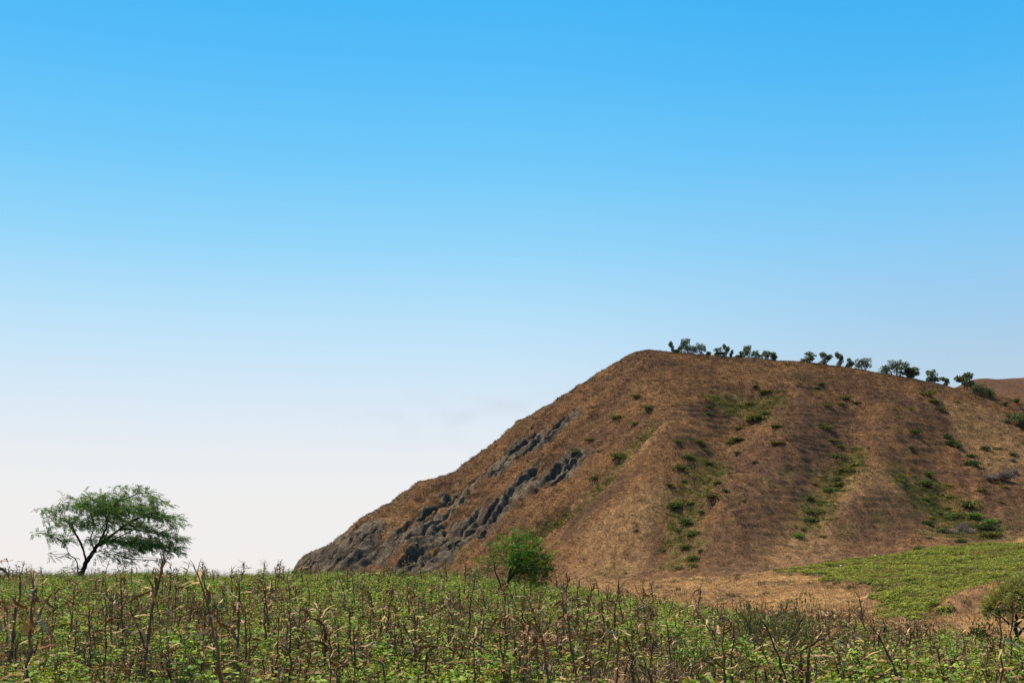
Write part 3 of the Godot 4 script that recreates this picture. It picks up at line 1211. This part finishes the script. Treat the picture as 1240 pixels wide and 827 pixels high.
	for s in SHRUBS:
		var key: String = s[4] + str(rng.randi() % 3)
		var o: Node3D
		if made.has(key):
			o = copy(made[key])
		else:
			o = shrub("hill_shrub" if s[4] != "t" else "bare_shrub", protos[s[4]][int(key[1])], mat.leaf if s[4] != "t" else mat.bark)
			made[key] = o
		var w: float = s[3] * 0.72
		o.transform = stand(s[1], hill_surface(s[1], s[2]) - 0.1, s[2], rf(0, TAU), Vector3(w, w * (0.52 if s[4] != "o" else 0.4), w * 0.75))
		var zone: String = s[0] + s[4]
		seen[zone] = seen.get(zone, -1) + 1
		tag(o, "%s shrub, %s %s" % [kinds[s[4]][0], ordinal(seen[zone]), where[s[0]]], "shrub", "shrubs on the hillside")

	# trees along the ridge
	var tree_shapes := []
	for i in 6:
		var tr := MB.new()
		var cr := MB.new()
		var stems := [1, 2, 1, 3, 2, 1][i] as int
		for j in stems:
			var off := (j - (stems - 1) * 0.5) * 0.22
			var top := Vector3(off * 1.6 + rf(-0.05, 0.05), rf(0.5, 0.62), rf(-0.12, 0.12))
			tr.tube([Vector3(off * 0.5, -0.1, 0), top * Vector3(0.8, 0.5, 0.6), top], [0.03, 0.024, 0.012], 5, Color(0.06, 0.045, 0.038))
			for q in 6:
				var a := rf(0, TAU)
				var c := top + Vector3(cos(a) * rf(0.08, 0.34), rf(-0.42, 0.28), sin(a) * rf(0.08, 0.3))
				tr.tube([top * Vector3(0.9, 0.75, 0.9), c], [0.014, 0.006], 4, Color(0.06, 0.045, 0.038))
				var r := rf(0.1, 0.19)
				for l in 210 / stems:
					var o := rand_dir() * pow(rng.randf(), 0.4)
					cr.leaf(c + o * r * Vector3(1.15, 0.9, 1.15), (o + rand_dir() * 0.6).normalized(), rand_dir(), rf(0.07, 0.12), 0.034, vary(Color(0.1, 0.12, 0.075).lerp(Color(0.16, 0.18, 0.1), rng.randf()), 0.3))
		tree_shapes.append([tr, cr])
	var tree_made := {}
	var count := RIDGE_TREES.size()
	for i in count:
		var t: Array = RIDGE_TREES[i]
		var k := (i * 5 + i / 4) % 6
		var o: Node3D
		if tree_made.has(k):
			o = copy(tree_made[k])
		else:
			o = base("ridge_tree")
			part("trunk", tree_shapes[k][0], mat.bark, o)
			part("crown", tree_shapes[k][1], mat.leaf, o)
			tree_made[k] = o
		o.transform = stand(t[0], hill_surface(t[0], t[1]) - 0.15, t[1], rf(0, TAU), Vector3(t[3] * rf(1.15, 1.5), t[2] * rf(0.98, 1.15), t[3] * 1.3))
		tag(o, "dark tree on the ridge, %s from the summit" % ordinal(i), "tree", "trees along the ridge")

	# a dark log on the pale spur
	var lg := MB.new()
	lg.tube([Vector3(-0.75, 0.12, 0), Vector3(-0.3, 0.3, 0.05), Vector3(0.2, 0.42, 0), Vector3(0.7, 0.8, -0.05)], [0.1, 0.2, 0.22, 0.12], 7, Color(0.03, 0.024, 0.02), 0.3, rng)
	var log_o := base("log", Vector3(32.7, hill_surface(32.7, 340.2), -340.2))
	part("wood", lg, mat.bark, log_o)
	var stub := MB.new()
	stub.tube([Vector3(0.2, 0.4, 0), Vector3(0.35, 0.75, 0.15)], [0.08, 0.04], 5, Color(0.03, 0.024, 0.02))
	part("branch_stub", stub, mat.bark, log_o)
	tag(log_o, "short blackened log lying on the pale spur of the hill", "log")
	for s in [[87.0, 309.0, 0.42, "white stone at the upper edge of the green plot"], [71.5, 281.0, 0.34, "white stone lower down at the left edge of the green plot"]]:
		var mb := rock_shape(90 + int(s[0]))
		for i in mb.c.size(): mb.c[i] = Color(0.78, 0.77, 0.74)
		var o := part("white_stone", mb, mat.stone, self)
		o.position = Vector3(s[0], maxf(ground_height(s[0], s[1]), hill_surface(s[0], s[1])) + 0.35, -s[1])
		o.scale = Vector3(s[2] * 1.5, s[2] * 1.6, s[2] * 1.5)
		tag(o, s[3], "stone")

func plant_meadow() -> void:
	# the green plot and the dry grass round it
	var leafy := bean_mesh(44, 0.75, 0.6, 0.2, 0.26)
	var tuft := tuft_mesh(10, 0.5, 0.4, 0.03, 0.5, mat.grass)
	var green := []
	var dry := []
	for i in 46000:
		var d := rf(118, 330)
		var x := rf(0.05, 0.46) * d
		if hill_height(x, d) > ground_height(x, d) + 1.5: continue
		var y := ground_height(x, d)
		var p := n_patch.get_noise_2d(x * 2.5, d * 2.5)
		if plot_at(x, d):
			if p + 0.6 * n_mid.get_noise_2d(x, d) > 0.08 and rng.randf() < 0.8: continue
			var k := rf(0.6, 1.15)
			green.append([stand(x, y, d, rf(0, TAU), Vector3(1, rf(0.6, 1.3), 1) * rf(0.6, 1.25)), Color(k * 1.0, k * (1.04 - 0.25 * ss(0.1, 0.4, p)), k)])
		else:
			var c := ground_color(x, d)
			if rng.randf() > c.r * 2.0: continue
			var k := rf(1.05, 1.5)
			dry.append([stand(x, y, d, rf(0, TAU), Vector3.ONE * rf(0.5, 1.2)), Color(c.r * k, c.g * k, c.b * k)])
	var scrub := []
	for i in 2600:
		var d := rf(140, 315)
		var x := rf(0.1, 0.44) * d
		if hill_height(x, d) > ground_height(x, d) + 1.0: continue
		var p := n_patch.get_noise_2d(x * 5.0 + 60.0, d * 3.0)
		var edge := plot_at(x + 3.0, d) != plot_at(x - 3.0, d)
		if p < 0.18 and not (edge and rng.randf() < 0.45): continue
		if plot_at(x, d) and rng.randf() < 0.7: continue
		var c := Color(0.15, 0.13, 0.05).lerp(Color(0.13, 0.085, 0.05), rng.randf())
		if edge: c = Color(0.1, 0.125, 0.04).lerp(c, rng.randf() * 0.7)
		scrub.append([stand(x, ground_height(x, d), d, rf(0, TAU), Vector3(1.3, rf(0.6, 1.2), 1.3) * rf(0.5, 1.2)), c])
	var sw := base("meadow_weeds")
	tag(sw, "brown and olive weeds on the tan ground round the green plot", "weeds", "", "stuff")
	scatter("weed_tufts", tuft_mesh(18, 0.75, 0.45, 0.035, 0.8, mat.grass), scrub, sw)
	var a := base("plot_plants")
	tag(a, "green leafy crop filling the plot at the foot of the hill", "crop", "", "stuff")
	scatter("leaves", leafy, green, a)
	var b := base("meadow_grass")
	tag(b, "short tan grass between the field and the hill", "grass", "", "stuff")
	scatter("grass_tufts", tuft, dry, b)
	print("meadow ", green.size(), " ", dry.size())

func in_field(x: float, d: float) -> bool:
	return absf(x) < 0.43 * d + 3.0

func plant_field() -> void:
	# beans and weeds, too many to count
	var beans := []
	var lists := []
	for i in 5:
		beans.append(bean_mesh(44, 0.36, [0.34, 0.42, 0.3, 0.5, 0.38][i], [0.058, 0.065, 0.05, 0.075, 0.055][i], [0.06, 0.1, 0.3, 0.04, 0.14][i]))
		lists.append([])
	var dry := []
	var weeds := []
	for i in 60000:
		var d := sqrt(rf(16.0 * 16.0, 92.0 * 92.0))
		var x := rf(-0.46, 0.46) * d + rf(-2, 2)
		var p := n_patch.get_noise_2d(x * 7.0, d * 5.0)
		var q := n_mid.get_noise_2d(x * 2.5, d * 2.5)
		var y := ground_height(x, d)
		var edge := ss(60, 84, d + 5.0 * p)
		if rng.randf() < 0.68 * (1.0 - 0.7 * edge) and p + 0.85 * q < 0.17:
			var k := rf(0.75, 1.2)
			var kind := rng.randi() % 5
			if p > 0.1 and rng.randf() < 0.4: kind = 2
			lists[kind].append([stand(x, y - 0.02, d, rf(0, TAU), Vector3(1, rf(0.7, 1.25), 1) * rf(0.55, 1.5)), Color(k * rf(0.85, 1.15), k * rf(0.95, 1.12), k * 0.95)])
		elif rng.randf() < 0.62:
			var k := rf(0.7, 1.3)
			var c := Color(0.4, 0.265, 0.135) if rng.randf() < 0.6 else Color(0.15, 0.098, 0.06)
			dry.append([stand(x, y, d, rf(0, TAU), Vector3(1, rf(0.6, 1.3), 1) * rf(0.6, 1.3), rf(-0.3, 0.3)), Color(c.r * k, c.g * k, c.b * k)])
		elif rng.randf() < 0.25:
			var k := rf(0.7, 1.2)
			weeds.append([stand(x, y, d, rf(0, TAU), Vector3(1, rf(0.8, 1.5), 1) * rf(0.7, 1.3)), Color(0.12 * k, 0.135 * k, 0.045 * k)])
	var a := base("bean_plants")
	tag(a, "low green and yellowing bean plants covering the field", "crop", "", "stuff")
	for i in 5: scatter("leaves", beans[i], lists[i], a)
	var b := base("dry_litter")
	tag(b, "dry grass and fallen maize leaves among the bean plants", "dry grass", "", "stuff")
	scatter("tufts", tuft_mesh(9, 0.3, 0.2, 0.012, 1.1, mat.dry), dry, b)
	var w := base("weeds")
	tag(w, "thin olive weeds standing among the bean plants", "weeds", "", "stuff")
	scatter("weed_tufts", tuft_mesh(12, 0.55, 0.16, 0.009, 0.45, mat.grass), weeds, w)
	print("field ", lists[0].size() * 5, " ", dry.size(), " ", weeds.size())

	# dead maize
	var styles := ["leaning", "upright", "leafy", "bent", "leaning", "upright", "leafy", "leafy", "bare", "bent"]
	var words := {"bare": "nearly bare dark dry maize stalk", "upright": "upright dry maize stalk with hanging leaves", "leafy": "dry maize stalk thick with tan leaves", "bent": "dry maize stalk with a bent-over top", "leaning": "leaning dry maize stalk"}
	var protos := []
	var used := []
	for i in 20:
		protos.append(maize(styles[i % 10], 1.6))
		used.append(false)
	var spots := []
	for i in TALL_MAIZE.size():
		spots.append([TALL_MAIZE[i][0], float(TALL_MAIZE[i][1]), TALL_MAIZE[i][2] * 0.96])
	var guard := 0
	while spots.size() < 300 and guard < 5000:
		guard += 1
		var d := lerpf(18.5, 52.0, pow(rng.randf(), 0.8))
		var x := rf(-0.42, 0.42) * d
		if n_patch.get_noise_2d(x * 5.0, d * 5.0) > 0.3 or (x > 0.33 * d and d > 36.0): continue
		spots.append([x, d, rf(0.65, 1.35) if rng.randf() < 0.75 else rf(1.2, 1.7)])
	var counts := {}
	for i in spots.size():
		var s: Array = spots[i]
		var k := rng.randi() % 20
		if i == 41: k = 3
		elif s[2] > 1.9 and styles[k % 10] == "bent": k = 1
		var f: float = s[2] / 1.6
		var wide := minf(f, 1.15) * (1.05 if i < TALL_MAIZE.size() else 1.0)
		if i < TALL_MAIZE.size() and styles[k % 10] == "bare": k = 2
		var o: Node3D = protos[k] if not used[k] else copy(protos[k])
		used[k] = true
		o.transform = stand(s[0], ground_height(s[0], s[1]), s[1], rf(0, TAU), Vector3(wide, f, wide))
		var style: String = styles[k % 10]
		var depth := "in the front rows" if s[1] < 24.5 else "a little way back" if s[1] < 34.0 else "half way back" if s[1] < 43.0 else "far up the field"
		var cls := style + depth
		if not counts.has(cls): counts[cls] = []
		counts[cls].append([s[0] / s[1], o, words[style] + " " + depth])
	for cls in counts:
		counts[cls].sort_custom(func(p, q): return p[0] < q[0])
		for i in counts[cls].size():
			tag(counts[cls][i][1], "%s, %s such from the left" % [counts[cls][i][2], ordinal(i)], "maize stalk", "dead maize stalks in the field")
	for k in 20:
		if not used[k]: protos[k].free()
	# the rest of the maize, farther up the field
	var pool := []
	for i in 12:
		var mb := MB.new()
		for p in maize_pieces(["leafy", "leafy", "upright", "bent"][i % 4], 1.5): mb.add(p[1], Transform3D.IDENTITY)
		pool.append(mb)
	var rest := MB.new()
	for i in 1900:
		var d := sqrt(rf(26.0 * 26.0, 90.0 * 90.0))
		if i < 1150: d = sqrt(rf(19.0 * 19.0, 46.0 * 46.0))
		var x := rf(-0.44, 0.42) * d
		if (x > 0.25 * d and d > 70) or (x > 0.33 * d and d > 36.0): continue
		var f := rf(0.3, 0.62 + 0.3 * ss(40, 60, d)) * (1.0 - 0.3 * ss(70, 88, d))
		var sq := f * rf(1.0, 1.5)
		rest.add(pool[rng.randi() % 12], stand(x, ground_height(x, d), d, rf(0, TAU), Vector3(sq, f, sq), rf(-0.3, 0.3)))
	var ro := part("small_maize", rest, mat.dry, self)
	tag(ro, "short broken dead maize filling the field between taller stalks", "maize", "", "stuff")
	print("maize done")

func plant_trees() -> void:
	# ---- the spreading tree on the skyline
	var bark := Color(0.032, 0.026, 0.022)
	var root := base("acacia_tree", Vector3(-28.2, ground_height(-28.2, 84.0), -84.0))
	root.scale = Vector3(0.96, 1.05, 1)
	tag(root, "wide flat-topped tree leaning right on the skyline at the left", "tree")
	var m := func(u: float, v: float, z := 0.0) -> Vector3: return Vector3((u - 410.0) / 101.1, (676.0 - v) / 101.1, z)
	var limbs := []
	for l in [
		[0.19, 0.11, 0.0, [[402, 690], [415, 650], [440, 605], [465, 545], [500, 500], [530, 455], [560, 430]]],
		[0.1, 0.025, 0.6, [[560, 430], [620, 390], [680, 350], [760, 300], [860, 250]]],
		[0.09, 0.025, -0.7, [[530, 455], [560, 390], [580, 330], [570, 290], [600, 220], [660, 150]]],
		[0.075, 0.018, 0.5, [[465, 545], [450, 500], [430, 440], [400, 390], [360, 330], [300, 280], [220, 255]]],
		[0.045, 0.014, -0.4, [[412, 655], [405, 580], [385, 530], [340, 505], [310, 460], [290, 420]]],
		[0.06, 0.018, -1.3, [[500, 500], [500, 460], [470, 400], [480, 330], [450, 250], [420, 190]]],
		[0.07, 0.018, -0.9, [[560, 430], [650, 420], [760, 430], [860, 440], [960, 470], [1040, 485]]],
		[0.06, 0.015, 1.2, [[680, 350], [720, 345], [800, 350], [900, 365], [1000, 385], [1090, 402]]],
		[0.05, 0.015, 1.8, [[760, 300], [850, 265], [940, 250], [1030, 275], [1080, 308]]],
		[0.05, 0.015, -1.6, [[600, 220], [660, 170], [720, 140], [800, 110], [880, 140], [960, 185]]],
		[0.06, 0.015, 2.6, [[560, 430], [600, 400], [640, 330], [620, 260], [560, 200]]],
		[0.06, 0.015, -2.6, [[530, 455], [590, 420], [660, 380], [740, 330], [800, 230]]],
		[0.04, 0.012, 2.2, [[450, 500], [420, 420], [380, 340], [330, 250], [320, 200]]],
		[0.03, 0.01, 0.2, [[500, 500], [560, 480], [640, 490], [720, 525]]]]:
		var pts := []
		var count: int = l[3].size()
		for i in count:
			pts.append(m.call(l[3][i][0], l[3][i][1], l[2] * pow(float(i) / (count - 1), 1.2)))
		limbs.append([pts, l[0], l[1]])
	var pads := []
	for p in [[180, 225, 50, 20, 26], [230, 290, 70, 24, 34], [200, 380, 70, 20, 34], [290, 402, 60, 24, 34], [320, 200, 70, 30, 44], [380, 150, 38, 22, 22], [420, 200, 80, 38, 70], [510, 130, 46, 32, 30], [300, 330, 60, 30, 30], [380, 300, 70, 40, 40],
		[450, 280, 80, 50, 70], [560, 230, 100, 55, 120], [560, 175, 80, 36, 80], [660, 150, 60, 40, 60], [680, 88, 32, 22, 18], [640, 230, 90, 55, 120], [700, 300, 120, 46, 140], [760, 200, 90, 46, 95], [800, 100, 56, 26, 30], [860, 140, 60, 28, 40],
		[850, 230, 90, 42, 95], [940, 180, 60, 18, 30], [930, 260, 80, 38, 75], [1010, 270, 70, 26, 45], [1060, 310, 40, 16, 18], [560, 400, 60, 26, 50], [650, 428, 70, 22, 50], [760, 400, 100, 38, 110], [820, 450, 80, 26, 60], [900, 430, 90, 46, 110],
		[960, 380, 70, 26, 50], [1050, 392, 60, 20, 36], [1100, 408, 35, 11, 14], [1000, 450, 80, 32, 70], [1050, 482, 50, 22, 30], [975, 535, 36, 22, 16], [270, 512, 60, 12, 12], [600, 500, 60, 34, 22], [720, 530, 60, 34, 26], [375, 585, 24, 36, 8], [700, 480, 110, 34, 40], [840, 330, 90, 40, 70], [520, 330, 70, 40, 36]]:
		var c: Vector3 = m.call(p[0], p[1])
		var deep: float = 2.6 * sqrt(maxf(0.0, 1.0 - pow((p[0] - 620.0) / 540.0, 2.0)))
		for z in [-0.75, 0.0, 0.75]:
			pads.append([c + Vector3(rf(-0.12, 0.12), rf(-0.08, 0.08), z * deep + rf(-0.3, 0.3)), Vector3(p[2] / 101.1, p[3] * 0.6 / 101.1, maxf(p[2] / 101.1, 0.45)), int(p[4] * 0.56)])
	leafy_tree(root, limbs, pads, {"bark": bark, "twig": 0.012, "wind": Vector3(0.75, -0.1, 0), "spray": 0.5, "pairs": 8, "ll": 0.13, "lw": 0.032, "leaf": Color(0.08, 0.15, 0.03), "leaf2": Color(0.17, 0.27, 0.05)})

	# ---- the round bright green tree half way along the field
	root = base("young_tree", Vector3(-0.44, ground_height(-0.44, 57.0), -57.0))
	root.scale = Vector3.ONE * 1.2
	tag(root, "small bright green tree with forked dark trunk in front of the hill", "tree")
	limbs = [[[Vector3(-0.02, -0.15, 0), Vector3(0.02, 0.35, 0), Vector3(0.2, 0.75, 0.05), Vector3(0.45, 1.15, 0.1), Vector3(0.75, 1.6, 0.1)], 0.075, 0.025],
		[[Vector3(0.02, 0.35, 0), Vector3(-0.08, 0.8, -0.05), Vector3(-0.25, 1.2, -0.1), Vector3(-0.32, 1.75, -0.1)], 0.045, 0.014],
		[[Vector3(0.2, 0.75, 0.05), Vector3(0.3, 1.3, -0.3), Vector3(0.35, 1.9, -0.5)], 0.04, 0.012],
		[[Vector3(0.45, 1.15, 0.1), Vector3(1.0, 1.25, 0.3), Vector3(1.5, 1.3, 0.35)], 0.04, 0.012],
		[[Vector3(0.2, 0.75, 0.05), Vector3(0.35, 1.2, 0.5), Vector3(0.6, 1.6, 0.8)], 0.035, 0.012]]
	pads = []
	for p in [[-0.5, 1.75, 0, 0.3, 0.3, 40], [-0.25, 2.15, -0.1, 0.32, 0.28, 46], [-0.72, 1.5, 0.1, 0.22, 0.2, 18], [-0.3, 1.45, 0.2, 0.25, 0.25, 18], [0.15, 2.35, 0, 0.4, 0.3, 90], [0.55, 2.5, -0.2, 0.42, 0.3, 100], [0.95, 2.3, 0, 0.42, 0.35, 110], [1.3, 2.0, 0, 0.4, 0.35, 105], [1.6, 1.7, 0, 0.28, 0.3, 60], [1.6, 1.3, 0, 0.32, 0.3, 75], [1.25, 1.1, 0.1, 0.42, 0.26, 90], [0.8, 1.2, 0.2, 0.36, 0.24, 60], [0.6, 1.8, 0.5, 0.45, 0.4, 110], [0.3, 1.7, -0.4, 0.4, 0.4, 80], [0.9, 1.7, -0.6, 0.5, 0.45, 110], [1.1, 1.6, 0.5, 0.45, 0.4, 110], [0.7, 2.1, 0.7, 0.4, 0.35, 70], [0.35, 1.2, 0.4, 0.25, 0.2, 24], [0.0, 1.9, 0.4, 0.3, 0.3, 40], [0.75, 1.6, 0.0, 0.6, 0.5, 120], [0.4, 2.78, 0.1, 0.14, 0.12, 10], [0.85, 2.72, -0.1, 0.16, 0.12, 12], [1.78, 1.95, 0.1, 0.13, 0.14, 10], [-0.85, 1.75, 0, 0.14, 0.12, 8], [-0.45, 2.4, 0, 0.13, 0.14, 9], [1.85, 1.45, 0, 0.12, 0.12, 9], [1.35, 2.4, 0.1, 0.14, 0.13, 10]]:
		pads.append([Vector3(p[0], p[1] - 0.22, p[2]), Vector3(p[3], p[4], p[3]), int(p[5] * (1.1 if p[0] < 0.25 else rf(1.0, 1.8)))])
	leafy_tree(root, limbs, pads, {"bark": Color(0.045, 0.036, 0.03), "twig": 0.008, "wind": Vector3(0, 0.25, 0), "spray": 0.2, "pairs": 5, "ll": 0.06, "lw": 0.018, "leaf": Color(0.06, 0.145, 0.024), "leaf2": Color(0.18, 0.34, 0.04)})

	# ---- the olive bush on a dark stem at the right edge
	root = base("bush_tree", Vector3(19.3, ground_height(19.3, 50.0), -50.0))
	root.scale = Vector3.ONE * 0.95
	tag(root, "pale olive bushy tree on a dark stem at the right edge", "tree")
	limbs = [[[Vector3(0.15, -0.2, 0), Vector3(0.1, 0.5, 0), Vector3(0.02, 1.1, 0), Vector3(0.1, 1.8, 0)], 0.11, 0.05],
		[[Vector3(0.05, 0.9, 0), Vector3(0.5, 1.4, 0.1), Vector3(1.0, 1.8, 0.2)], 0.06, 0.02], [[Vector3(0.02, 1.1, 0), Vector3(-0.4, 1.6, -0.1), Vector3(-0.8, 1.9, -0.1)], 0.05, 0.015], [[Vector3(0.05, 1.3, 0), Vector3(0.2, 1.8, 0.6), Vector3(0.2, 2.2, 0.9)], 0.05, 0.015]]
	pads = []
	for p in [[-0.8, 2.0, 0, 0.4, 0.3], [-0.3, 2.4, 0, 0.5, 0.32], [0.3, 2.75, 0, 0.55, 0.32], [0.9, 2.7, 0.1, 0.55, 0.35], [1.5, 2.5, 0, 0.5, 0.4], [0.2, 2.3, 0.8, 0.6, 0.4], [0.8, 2.2, -0.8, 0.6, 0.4], [1.2, 2.0, 0.6, 0.6, 0.4], [-0.5, 1.8, 0.5, 0.45, 0.3], [0.3, 1.9, -0.6, 0.5, 0.35], [1.7, 1.9, 0, 0.45, 0.4], [-0.8, 1.65, -0.2, 0.3, 0.2]]:
		pads.append([Vector3(p[0], p[1] + 0.2, p[2]), Vector3(p[3], p[4], p[3]), 240])
	leafy_tree(root, limbs, pads, {"bark": Color(0.03, 0.025, 0.022), "twig": 0.01, "wind": Vector3(0, 0.3, 0), "spray": 0.25, "pairs": 5, "ll": 0.07, "lw": 0.022, "leaf": Color(0.2, 0.2, 0.06), "leaf2": Color(0.4, 0.38, 0.13)})

	# ---- single bushes in and beyond the field: x, distance, width, height, leaf colours, kind
	for b in [
		[6.0, 30.0, 2.5, 2.0, Color(0.1, 0.1, 0.045), Color(0.2, 0.18, 0.08), 4200, 0.06, 0.014, "twiggy olive shrub with thin leaves standing among maize right of centre", "olive_shrub"],
		[14.4, 40.0, 1.8, 1.6, Color(0.05, 0.075, 0.028), Color(0.1, 0.115, 0.04), 1800, 0.06, 0.022, "dark round bush at the lower right below the olive tree", "round_bush"],
		[15.6, 39.0, 1.5, 0.9, Color(0.025, 0.05, 0.025), Color(0.04, 0.07, 0.03), 1500, 0.07, 0.03, "very dark low bush at the right edge of the field", "dark_bush"],
		[-8.4, 84.0, 1.1, 0.95, Color(0.085, 0.13, 0.04), Color(0.12, 0.16, 0.05), 900, 0.07, 0.025, "small green bush on the field edge before the rocks", "edge_bush"],
		[-2.3, 80.0, 1.6, 1.3, Color(0.1, 0.13, 0.05), Color(0.16, 0.17, 0.07), 1000, 0.07, 0.02, "pale fuzzy bush just left of the bright green tree", "pale_bush"],
		[-9.7, 42.0, 0.9, 0.6, Color(0.03, 0.065, 0.025), Color(0.045, 0.085, 0.03), 900, 0.09, 0.04, "dark green leafy weed in the left half of the field", "leafy_weed"],
		[1.5, 55.0, 1.3, 0.8, Color(0.035, 0.07, 0.025), Color(0.05, 0.09, 0.03), 900, 0.08, 0.035, "dark leafy weed below the bright green tree to its right", "leafy_weed"],
		[-13.5, 81.0, 0.8, 0.9, Color(0.12, 0.17, 0.05), Color(0.16, 0.2, 0.06), 700, 0.07, 0.02, "small yellowish green bush at the foot of the rocky end", "edge_bush"]]:
		var o := shrub(b[10], shrub_shape(b[6], b[7] * 2.0 / b[2], b[8] * 2.0 / b[2], b[4], b[5], 0.75), mat.leaf)
		o.transform = stand(b[0], ground_height(b[0], b[1]), b[1], rf(0, TAU), Vector3(b[2] * 0.5, b[3] * 0.85, b[2] * 0.5))
		tag(o, b[9], "bush")
	var bare := shrub("leafless_shrub", shrub_shape(160, 0.5, 0.014, Color(0.11, 0.085, 0.07), Color(0.15, 0.12, 0.1), 1.0, true), mat.bark)
	bare.transform = stand(44.4, ground_height(44.4, 165.0), 165.0, 1.0, Vector3(0.8, 1.6, 0.8))
	tag(bare, "small leafless shrub on the bare tan ground beyond the field", "shrub")
	print("trees done")
